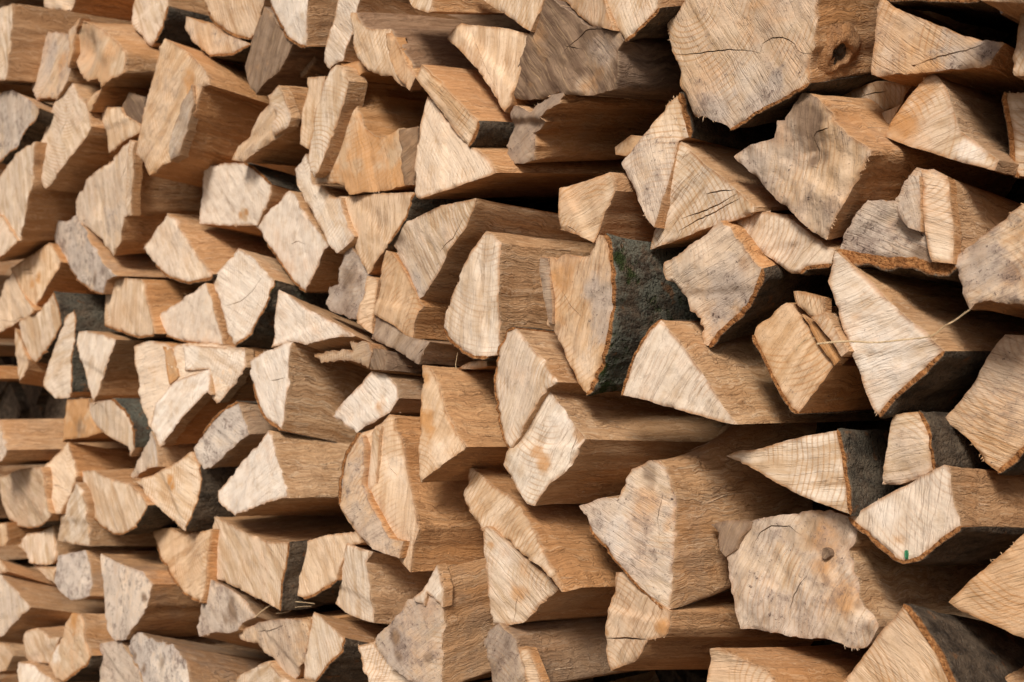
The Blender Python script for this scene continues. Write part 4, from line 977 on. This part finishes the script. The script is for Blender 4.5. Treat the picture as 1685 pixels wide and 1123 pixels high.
('b1', "210,845 270,880 380,960 500,1020 600,1070 680,1130 600,1140 480,1160 380,1185 290,1165 170,1205 180,1050 195,940", W_(d=0, t=.85, st=.35, s=.4), "bright cream log end with stained top edge, left of the mottled flaky end"),
('b1', "660,550 700,640 770,760 780,800 740,900 690,1050 640,1020 560,1000 490,940 530,830 580,810 580,720 600,650", W_(pt="w640,780,60,.85 w620,950,60,.6 t560,880,50,.8", d=-1, di=1.0, t=.6, w=.2, rough=2), "mottled grey flaky log end below the downward cream triangle"),
('b1', "770,765 832,780 805,1000 790,1120 690,1050 740,900", W_(d=-1, t=.7, di=.1), "narrow cream strip right of the mottled flaky end, centre-left"),
('b1', "865,605 910,625 980,730 1040,840 1088,950 1060,1060 1050,1150 1000,1130 930,1070 800,1000 825,850 845,700", W_(d=0, t=.58, st=.5, s=.1), "warm cream arrowhead-shaped log end under the fan-shaped end, centre"),
('c0', "825,150 890,120 1000,130 1060,160 1100,135 1200,130 1350,135 1490,160 1505,280 1440,370 1340,500 1310,470 1280,430 1200,500 1060,660 985,770 940,690 900,600 860,500 840,380 825,270", W_(d=1, di=.35, t=.85, s=.0, rough=1.5, ts=.3, cr=["1040,200 1080,290 1110,330"], sp=[("1030,392 1120,342 1280,290 1300,450 1280,432 1180,530 1060,660 985,768 920,640 960,500", W_(up=.009, di=.1)), ("1000,150 1055,165 1080,260 1105,335 1040,385 1015,280", W_(up=.002, st=.9, t=.4)), ("1120,140 1490,165 1503,280 1440,368 1340,498 1300,420 1285,290 1130,300", W_(up=.004, di=.1, t=.75))]), "large torn white log end with a V-shaped raised flap, left of centre"),
('c0', "1475,497 1500,600 1530,690 1450,760 1290,900 1250,912 1200,840 1190,780 1250,690* 1310,610* 1390,540*", W_(d=0, di=.9, t=.85, sw=.3, rough=1.5), "white black-dotted log end with furry lower rim, left, below the torn one"),
('c1', "160,665 195,760 225,880 270,1050 270,1080 180,1100 80,1140 -60,1195 -110,1165 -160,1110 -165,1040 -110,980 -30,870 30,800 110,740", W_(d=2, t=.88, s=.02, rough=1.5, ts=.4), "big white upward pointing wedge with ragged left rim, left of centre, lower half"),
('c0', "915,670 955,760 965,890 890,905 815,965 800,945 830,880 870,780", W_(d=-2, di=.6, t=.5, s=.02), "small speckled tan wedge between the torn white end and the tan fan, left"),
('c0', "545,500 600,490 690,480* 750,540* 800,610* 825,680* 830,770 808,830 790,765 700,725 630,675 580,610 545,545", W_(d=0, di=.35, t=.62, st=.4, lich=.8, bt=.006), "half-moon log end with orange rim and grey bark, left"),
('c0', "410,480 545,470 545,545 580,620 630,680 540,710 410,722 385,740 385,660 400,560", W_(pt="s450,640,50,1 w490,650,45,.5 s520,600,40,1 t470,640,60,.2", d=-1, st=1.0, t=.5), "square log end with a brown burnt-looking stain, left of the half-moon"),
('c0', "-130,600 -10,605 5,720 35,790 0,860 -130,880", W_(d=2, s=-.02, di=.5, ts=.6), "log at the left border with a long tan side, just below mid-height"),
('c0', "455,65 530,55 640,80 712,108 660,250 610,370 590,450 560,490 530,390 490,220", W_(d=1, s=.02, t=.75, ts=.25), "white downward pointing triangle with brown side, left, mid-height"),
('c0', "440,-75* 450,50* 440,200* 440,430 410,470 340,470 290,420 250,370 300,200 350,80 390,-30", W_(d=0, t=.68, lich=.5, bt=.004), "tall cream wedge with dark bark on its right, left, mid-height"),
('c0', "330,-180* 360,-100* 378,10* 340,90* 280,180* 205,245 165,215 140,150 100,40 100,0 170,-40 250,-80 290,-130", W_(d=1, t=.62, lich=.4, st=.2), "shield-shaped tan log end with rounded bark rim, left, mid-height"),
('c0', "95,40 140,150 165,230 150,290 98,375 92,200", W_(d=-1, t=.6, s=.2), "thin cream sliver below the shield-shaped end, left"),
('b0', "70,720 150,660 250,600 310,560 360,650 372,680 330,770 260,890 205,962 150,890 100,800", W_(st=0, pt="s200,810,34,1 s235,775,30,1", d=2, t=.62, s=.1), "tan diamond-shaped log end with a rust streak, left, near mid-height"),
('b0', "70,730 100,820 150,910 200,975 190,995 90,1050 0,1115 -100,1150 -100,900 0,900 30,800", W_(d=0, t=.8), "white log end left of and below the rust-streaked diamond, left border"),
('b0', "0,395 50,460 110,550 70,590 0,650 -100,690 -100,380", W_(d=1, t=.7, s=-.1), "cream log end at the left border above the rust-streaked diamond"),
('b0', "640,790 720,775 870,785 895,880 930,1010 955,1120* 930,1130* 850,1140* 740,1105* 635,1065 635,950", W_(d=1, t=.7, s=.03, cr=["740,910 775,1000 820,1110"], bt=.003), "cream square log end with one slanting crack under the speckled curved one, left"),
('c0', "-130,270 -20,270 -15,350 -130,362", W_(d=1, di=.5), "flat brown log at the left border above the dark gap"),
('c0', "-20,960 120,908 250,893 265,980 275,1090 300,1180 290,1230* 230,1258* 170,1268* 100,1255* 40,1210 5,1130 -10,1050", W_(d=0, t=.5, st=.5, bt=.002, cr=["140,920 130,1040 120,1120"]), "round-bottomed tan log end at the left border, lower half"),
('c0', "255,905 330,835 405,760 420,740 475,950 430,1060 400,1110 375,1180 300,1185 280,1110 265,1000", W_(d=0, t=.82, s=.12, cr=["270,985 350,1010 425,1045"]), "white log end with a horizontal crack beside the round-bottomed tan end"),
('c0', "485,920 570,915 650,960 700,975 800,1000 880,1080 915,1130* 890,1180* 830,1265* 760,1305* 690,1303* 610,1250* 555,1180* 525,1090 500,990", W_(d=1, t=.66, di=.05, cr=["690,990 692,1100 690,1290"], bt=.0025), "half-round log end, flat side up, with a vertical crack, lower left"),
('c0', "805,985 900,950 1050,885 1180,800 1215,860* 1240,950* 1232,1040* 1210,1110* 1180,1200* 1130,1290 1060,1230 980,1160 910,1100 850,1020", W_(st=0.1, pt="s1040,980,28,1.2 s1060,1020,22,1.2 t1045,1000,35,.25", d=1, t=.6, bt=.003), "tan fan-shaped log end with orange knot mark and rounded right rim, lower left"),
('d0', "470,-110 500,-60 530,20 532,285 440,272 345,250 365,130 410,10", W_(d=-1, t=.58, s=.02, ts=.2), "upright tan wedge left of the half-round end, lower left"),
('d0', "150,210 240,200 330,150 342,360 300,400 250,400 170,380 130,310 105,285", W_(d=-1, t=.6, st=.3, rough=1.6), "jagged cream log end below the round-bottomed one, lower left"),
('d0', "200,400 340,420 330,515 260,460", W_(d=-2, t=.45), "thin tan sliver under the jagged cream end, lower left"),
('d0', "355,345 440,322 520,310 550,400 555,590 500,610 440,615 370,570 330,500 345,400", W_(d=0, di=1.0, t=.8, s=.0), "squarish grey-white mouldy log end, lower left"),
('d0', "612,330 700,380 870,440 940,520 900,650 840,760 760,860 690,870 650,800 635,640 620,480", W_(pt="w880,600,28,.95 s700,400,60,.5", d=1, di=.75, t=.9, s=-.03, ts=.6), "large white mouldy log end with a brown blotch, lower left"),
('d0', "0,460 80,540 190,660 120,710 40,800 0,840 -100,865 -100,440", W_(d=1, di=.55, t=.7, s=.12), "white dirty wedge at the left border, near the bottom"),
('d0', "-100,330 0,370 50,440 0,450 -100,440", W_(d=-1, t=.7, s=.3, ts=.65), "tiny white log tip at the left border above the dirty wedge"),
('d0', "5,150 25,140 18,285 -100,290 -100,150", W_(d=0, t=.5), "sliver of a tan log at the left border beside a black gap, lower left"),
('d0', "430,695 480,700 510,800 560,960* 540,1010* 440,1080* 390,1117 330,1090 285,1010 300,950 370,840 390,760", W_(pt="s440,740,60,1.1 t330,960,60,.85", d=0, t=.5, st=.7, s=-.02, ts=.6), "orange-topped oval log end, bottom left"),
('d0', "150,810 220,790 300,840 370,850 330,930 290,1010 160,1000 150,900", W_(d=-1, t=.4), "small tan block left of the orange-topped oval end, bottom left"),
('d0', "100,1000 200,1020 350,1130 360,1180 110,1180 95,1060", W_(d=0, di=.35, t=.75), "white log corner at the bottom border, far left"),
('d0', "800,830 870,825 960,870 1060,890 1150,990 1172,1180 890,1180 870,1060 820,990 785,900", W_(pt="w830,960,30,.9 w1000,1000,40,.6 w880,1040,25,.9", d=1, di=1.0, t=.85, s=.16, rough=2, sw=.25), "white log end covered in black mould with crusty top, bottom left"),
('d0', "600,890 690,870 750,875 800,960 860,1060 885,1180 595,1180", W_(d=0, di=.75, t=.6, st=.4), "dirty cream log end left of the black-mould one, bottom border"),
# --- thin pieces in the middle
('b1', "800,1010 930,1080 1050,1150 1150,1170 1120,1220 1075,1310 960,1230 830,1175 775,1150", W_(d=2, w=.6, di=.6, s=.1, L=.25), "flat purple-grey bark-like slab under the arrowhead-shaped end, centre"),
('c1', "425,190 470,190 560,180 670,175 655,120 760,130 795,190 765,285 700,245 590,232 480,255 440,220", W_(d=2, w=.35, di=.5, L=.12, rough=2), "thin torn flake lying on the wide brown side, centre-left"),
('c1', "790,160 860,170 880,300 770,290", W_(d=1, w=.85, s=.13, L=.25), "dark brown stick running right beneath the purple-grey slab"),
('c1', "1310,290 1380,250 1500,225 1510,275 1420,292", W_(d=-4, abs=1, t=.6, L=.1), "small pale chip in the dark gap above the orange-streaked end"),
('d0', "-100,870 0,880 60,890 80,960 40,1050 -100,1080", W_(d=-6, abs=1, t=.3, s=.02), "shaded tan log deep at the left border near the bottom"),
]
GROUP = "split logs stacked in the woodpile"
FRAMES = {}
DEPTHS, _pairs = solve_depths(LOGS)
_seen = set()
for crop, text, o, label in LOGS:
    root, fr = build_log(crop, text, o)
    tag(root, label, "log", GROUP)
    assert label not in _seen, label
    _seen.add(label)
    FRAMES[label] = (root, fr, crop, o)

# ------------------------------------------------------------------ knots and marks that belong to single logs
def disc_part(name, root, fr, crop, spec, mat, up, dome, par, axis_ratio=1.0):
    x, y, rx, ry = map(float, spec.split(','))
    base, nrm, ax, R, C = fr
    x0, y0 = CROPX[crop[0]][int(crop[1])], CROPY[crop[0]]
    ring = [(x0 + x * CS, y0 + y * CS)]
    K = 18
    for rr in (0.45, 0.8, 1.0):
        for k in range(K):
            a = 2 * math.pi * k / K
            j = 1 + 0.10 * math.sin(3 * a + x) + 0.06 * math.sin(5 * a)
            ring.append((x0 + (x + math.cos(a) * rx * rr * j) * CS, y0 + (y + math.sin(a) * ry * rr * j) * CS))
    P = on_plane(np.array(ring), base + nrm * up, nrm)
    q = (P - C) @ R.T
    h = np.array([dome * 0.3] + [dome * 0.7] * K + [dome] * K + [-0.009] * K)
    v = np.stack([q[:, 0], q[:, 2] - h, q[:, 1]], 1)
    F = [(0, 1 + k, 1 + (k + 1) % K) for k in range(K)]
    for g in range(2):
        for k in range(K):
            a, b = 1 + g * K + k, 1 + g * K + (k + 1) % K
            F.append((a, b, b + K, a + K))
    wc = np.stack([q[:, 0] - q[0, 0], q[:, 1] - q[0, 1], q[:, 2] + 3], 1)
    me = make_mesh(name, v, F, mat, wc, par, np.tile((1.0, 0.3, 0), (len(v), 1)), 60)
    return add_obj(name, me, root)

for label, (root, fr, crop, o) in FRAMES.items():
    if 'knot' in o:
        disc_part("knot", root, fr, crop, o['knot'], MAT_END, 0.004, 0.003, (0.2, 0.9, 0.3, 0.95))
    if 'green mark' in label:
        disc_part("paint_mark", root, fr, crop, "920,335,9,32", MAT_GREEN, 0.0015, 0.0008, (0.5, 0, 0, 0))

# ------------------------------------------------------------------ dry straws caught in the pile
def straw(crop, text, d, label, rad=0.0010):
    px, _ = parse(crop, text)
    P = on_plane(px, np.array([0.0, -d, 0.0]), NOSTACK)
    # smooth the path
    pts = []
    n = len(P)
    for i in range(n - 1):
        p0, p1, p2, p3 = P[max(i - 1, 0)], P[i], P[i + 1], P[min(i + 2, n - 1)]
        for t in np.linspace(0, 1, 6, endpoint=False):
            pts.append(0.5 * ((2 * p1) + (-p0 + p2) * t + (2 * p0 - 5 * p1 + 4 * p2 - p3) * t * t + (-p0 + 3 * p1 - 3 * p2 + p3) * t ** 3))
    pts.append(P[-1])
    pts = np.array(pts)
    pts[:, 1] += vnoise(np.arange(len(pts)) * 0.3, 0.5, 0.5) * 0.002
    o0 = pts[0].copy()
    pts = pts - o0
    tg = np.gradient(pts, axis=0)
    V, F = [], []
    for i, (p, t) in enumerate(zip(pts, tg)):
        t = t / np.linalg.norm(t)
        a = np.cross(t, (0.1, 0.2, 1.0)); a /= np.linalg.norm(a)
        b = np.cross(t, a)
        r = rad * (1.0 - 0.5 * i / len(pts))
        for k in range(6):
            an = k * math.pi / 3
            V.append(p + (a * math.cos(an) + b * math.sin(an)) * r)
        if i:
            for k in range(6):
                c, e = (i - 1) * 6, i * 6
                F.append((c + k, c + (k + 1) % 6, e + (k + 1) % 6, e + k))
    F.append(tuple(range(6)))
    F.append(tuple(len(V) - 6 + k for k in range(6)))
    V = np.array(V)
    me = make_mesh("straw", V, F, MAT_STRAW, V, (0, 0, 0, 0), np.zeros((len(V), 3)), 60)
    ob = add_obj("straw", me)
    ob.location = o0
    tag(ob, label, "straw", "dry straws caught between the logs")

straw('c3', "370,135 550,120 740,127 900,110 1070,88 1150,30 1210,-5 1310,-75", 0.022, "long pale straw lying across the large cream wedge, right")
straw('c3', "240,175 262,140 310,108 360,100", 0.016, "short curled straw on the splintered end, left of the long straw", 0.0006)
straw('d1', "70,725 120,680 170,650 240,625 330,627 440,640", 0.014, "pale bent straw under the bark-edged square end, bottom left of centre")
straw('d1', "200,700 270,690 330,660 420,655", 0.012, "thin straw beside the bent straw, bottom left of centre", 0.0006)
straw('c1', "1308,290 1310,240 1325,190", 0.0, "tiny upright fibre in the gap above the orange-streaked end, centre", 0.0005)

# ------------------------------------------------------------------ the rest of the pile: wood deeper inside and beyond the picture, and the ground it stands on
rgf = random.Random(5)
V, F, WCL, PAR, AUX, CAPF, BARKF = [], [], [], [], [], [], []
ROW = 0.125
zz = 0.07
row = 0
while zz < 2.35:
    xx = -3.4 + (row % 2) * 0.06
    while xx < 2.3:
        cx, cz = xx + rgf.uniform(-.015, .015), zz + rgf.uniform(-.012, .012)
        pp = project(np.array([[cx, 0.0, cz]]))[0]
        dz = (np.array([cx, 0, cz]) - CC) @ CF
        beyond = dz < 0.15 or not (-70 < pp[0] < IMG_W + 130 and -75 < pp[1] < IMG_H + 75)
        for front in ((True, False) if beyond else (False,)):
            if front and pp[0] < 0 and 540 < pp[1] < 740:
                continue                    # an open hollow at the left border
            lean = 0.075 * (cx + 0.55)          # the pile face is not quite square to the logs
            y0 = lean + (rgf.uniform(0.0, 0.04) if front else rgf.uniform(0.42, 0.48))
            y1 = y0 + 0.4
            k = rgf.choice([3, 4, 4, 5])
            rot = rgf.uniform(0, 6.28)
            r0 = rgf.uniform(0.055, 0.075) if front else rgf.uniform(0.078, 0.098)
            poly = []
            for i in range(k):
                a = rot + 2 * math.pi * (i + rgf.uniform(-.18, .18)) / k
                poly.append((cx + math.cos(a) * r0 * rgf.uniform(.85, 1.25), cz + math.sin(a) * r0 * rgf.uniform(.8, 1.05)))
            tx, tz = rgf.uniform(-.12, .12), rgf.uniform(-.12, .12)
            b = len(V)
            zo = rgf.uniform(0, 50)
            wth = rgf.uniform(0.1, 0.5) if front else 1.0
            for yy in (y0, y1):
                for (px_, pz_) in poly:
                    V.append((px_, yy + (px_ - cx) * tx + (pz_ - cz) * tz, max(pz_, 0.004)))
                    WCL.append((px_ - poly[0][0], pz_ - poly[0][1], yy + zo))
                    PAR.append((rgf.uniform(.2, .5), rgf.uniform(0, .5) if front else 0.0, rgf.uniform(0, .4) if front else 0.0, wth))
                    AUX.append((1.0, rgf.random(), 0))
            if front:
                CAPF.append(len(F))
            else:                           # second row takes dark bark colour to put shade into the gaps
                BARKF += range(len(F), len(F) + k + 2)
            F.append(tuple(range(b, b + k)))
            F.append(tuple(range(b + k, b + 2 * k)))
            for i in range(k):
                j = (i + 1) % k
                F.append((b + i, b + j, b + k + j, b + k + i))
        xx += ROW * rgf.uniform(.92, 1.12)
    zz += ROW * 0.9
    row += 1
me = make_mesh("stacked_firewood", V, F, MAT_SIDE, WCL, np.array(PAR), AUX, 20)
me.materials.append(MAT_END)
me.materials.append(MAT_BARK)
for fi in CAPF:
    me.polygons[fi].material_index = 1
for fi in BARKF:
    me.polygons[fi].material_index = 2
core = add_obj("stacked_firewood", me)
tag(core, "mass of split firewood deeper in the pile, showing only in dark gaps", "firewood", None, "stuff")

me = bpy.data.meshes.new("ground")
me.from_pydata([(-40, -40, 0), (40, -40, 0), (40, 40, 0), (-40, 40, 0)], [], [(0, 1, 2, 3)])
me.materials.append(MAT_EARTH)
gr = add_obj("ground", me)
gr["kind"] = "structure"

# ------------------------------------------------------------------ crumbs of bark and chips that have dropped onto the logs
bpy.context.view_layer.update()
dg = bpy.context.evaluated_depsgraph_get()
rgc = random.Random(77)
V, F, WCL, PAR = [], [], [], []
made = 0
for _ in range(9000):
    if made >= 420:
        break
    px_ = np.array([[rgc.uniform(0, IMG_W), rgc.uniform(0, IMG_H)]])
    P0 = on_plane(px_, np.zeros(3), NOSTACK)[0]
    P0 = P0 + np.array([0, 0.075 * (P0[0] + 0.55) + rgc.uniform(-0.02, 0.13), 0.05])
    hit, pos, nor, _i, ob, _m = scene.ray_cast(dg, Vector(P0), Vector((0, 0, -1)), distance=0.16)
    if not hit or nor.z < 0.5 or not ob.name.startswith(("split_log", "bark")):
        continue
    for _c in range(rgc.choice([1, 1, 1, 2, 4])):
        c = np.array(pos) + np.array([rgc.gauss(0, 0.004), rgc.gauss(0, 0.004), 0.0])
        hit2, pos2, nor2, *_r = scene.ray_cast(dg, Vector(c + np.array([0, 0, 0.02])), Vector((0, 0, -1)), distance=0.04)
        if not hit2:
            continue
        c = np.array(pos2)
        r_ = rgc.uniform(0.0007, 0.0022) * (1.7 if rgc.random() < 0.15 else 1)
        b = len(V)
        a0 = rgc.uniform(0, 6.28)
        el = rgc.uniform(1.0, 3.0)
        zo = rgc.uniform(0, 40)
        pale = rgc.random() < 0.62
        pts = []
        for q in range(5):
            an = q * 2 * math.pi / 5 + rgc.uniform(-.3, .3)
            x_, y_ = math.cos(an) * r_ * el, math.sin(an) * r_
            pts.append((x_ * math.cos(a0) - y_ * math.sin(a0), x_ * math.sin(a0) + y_ * math.cos(a0), rgc.uniform(-0.1, 0.4) * r_))
        pts += [(rgc.gauss(0, .3) * r_, rgc.gauss(0, .3) * r_, r_ * rgc.uniform(.6, 1.1))]
        for p_ in pts:
            V.append(tuple(c + np.array(p_)))
            WCL.append((p_[0], p_[1], p_[2] + zo))
            PAR.append((0.95, 0, 0, 0) if pale else (0.2, 0.2, 0.5, 0.9))
        F += [(b + q, b + (q + 1) % 5, b + 5) for q in range(5)] + [tuple(b + q for q in range(5))]
        made += 1
if V:
    me = make_mesh("wood_crumbs", V, F, MAT_SIDE, WCL, np.array(PAR), np.tile((1.0, 0.4, 0), (len(V), 1)), 30)
    cr_ = add_obj("wood_crumbs", me)
    tag(cr_, "tiny chips and bark crumbs scattered on the upper sides of logs", "crumbs", None, "stuff")

# ------------------------------------------------------------------ the knot on the side of the biggest log, its hole a dark disc
_d = rays(np.array([(1376.0, 88.0)]))[0]
_hit, _pos, _nor, _i, _ob, _m = scene.ray_cast(dg, CAM, Vector(_d).normalized(), distance=4.0)
if _hit:
    _root = _ob
    while _root.parent is not None:
        _root = _root.parent
    if _nor.dot(Vector(_d)) > 0:
        _nor = -_nor
    _mw = _root.matrix_world.inverted()
    _p = np.array(_mw @ _pos); _n = np.array((_mw.to_3x3() @ _nor).normalized())
    _ta = np.array([0, 1.0, 0]); _ta -= _n * (_ta @ _n); _ta /= np.linalg.norm(_ta)
    _tb = np.cross(_n, _ta)
    K = 28
    def knot_rings(spec):
        v = []
        for (rr, hh) in spec:
            for k in range(K):
                a = 2 * math.pi * k / K
                j = 1 + 0.16 * math.sin(2 * a + 0.6) + 0.10 * math.sin(3 * a + 1.9) + 0.06 * math.sin(7 * a)
                h2 = hh + 0.0012 * math.sin(5 * a + rr * 300) * (1 if hh > 0 else 0)
                v.append(_p + (_ta * math.cos(a) * 1.25 + _tb * math.sin(a)) * rr * j + _n * h2)
        f = [(g * K + k, g * K + (k + 1) % K, (g + 1) * K + (k + 1) % K, (g + 1) * K + k) for g in range(len(spec) - 1) for k in range(K)]
        return np.array(v), f
    v, f = knot_rings([(0.034, -0.003), (0.028, 0.0005), (0.021, 0.0045), (0.0165, 0.0065), (0.0135, 0.0055), (0.0118, 0.0008)])
    me = make_mesh("knot", v, f, MAT_SIDE, np.stack([v[:, 0], v[:, 2], v[:, 1] * 3 + 11], 1), (0.4, 0.4, 0.6, 0.25), np.tile((1.0, 0.35, 0), (len(v), 1)), 60)
    kn = add_obj("knot", me, _root)
    v, f = knot_rings([(0.0122, 0.0012), (0.006, 0.0009), (0.0005, 0.0009)])  # flat disc, no recess: the hole's shaded depth is put in its dark colour
    me = make_mesh("knot_dark_disc", v, f, MAT_BARK, v * 1.0 + 4.0, (0.2, 0, 0, 0), np.tile((1.0, 0.3, 0), (len(v), 1)), 60)
    add_obj("knot_dark_disc", me, kn)
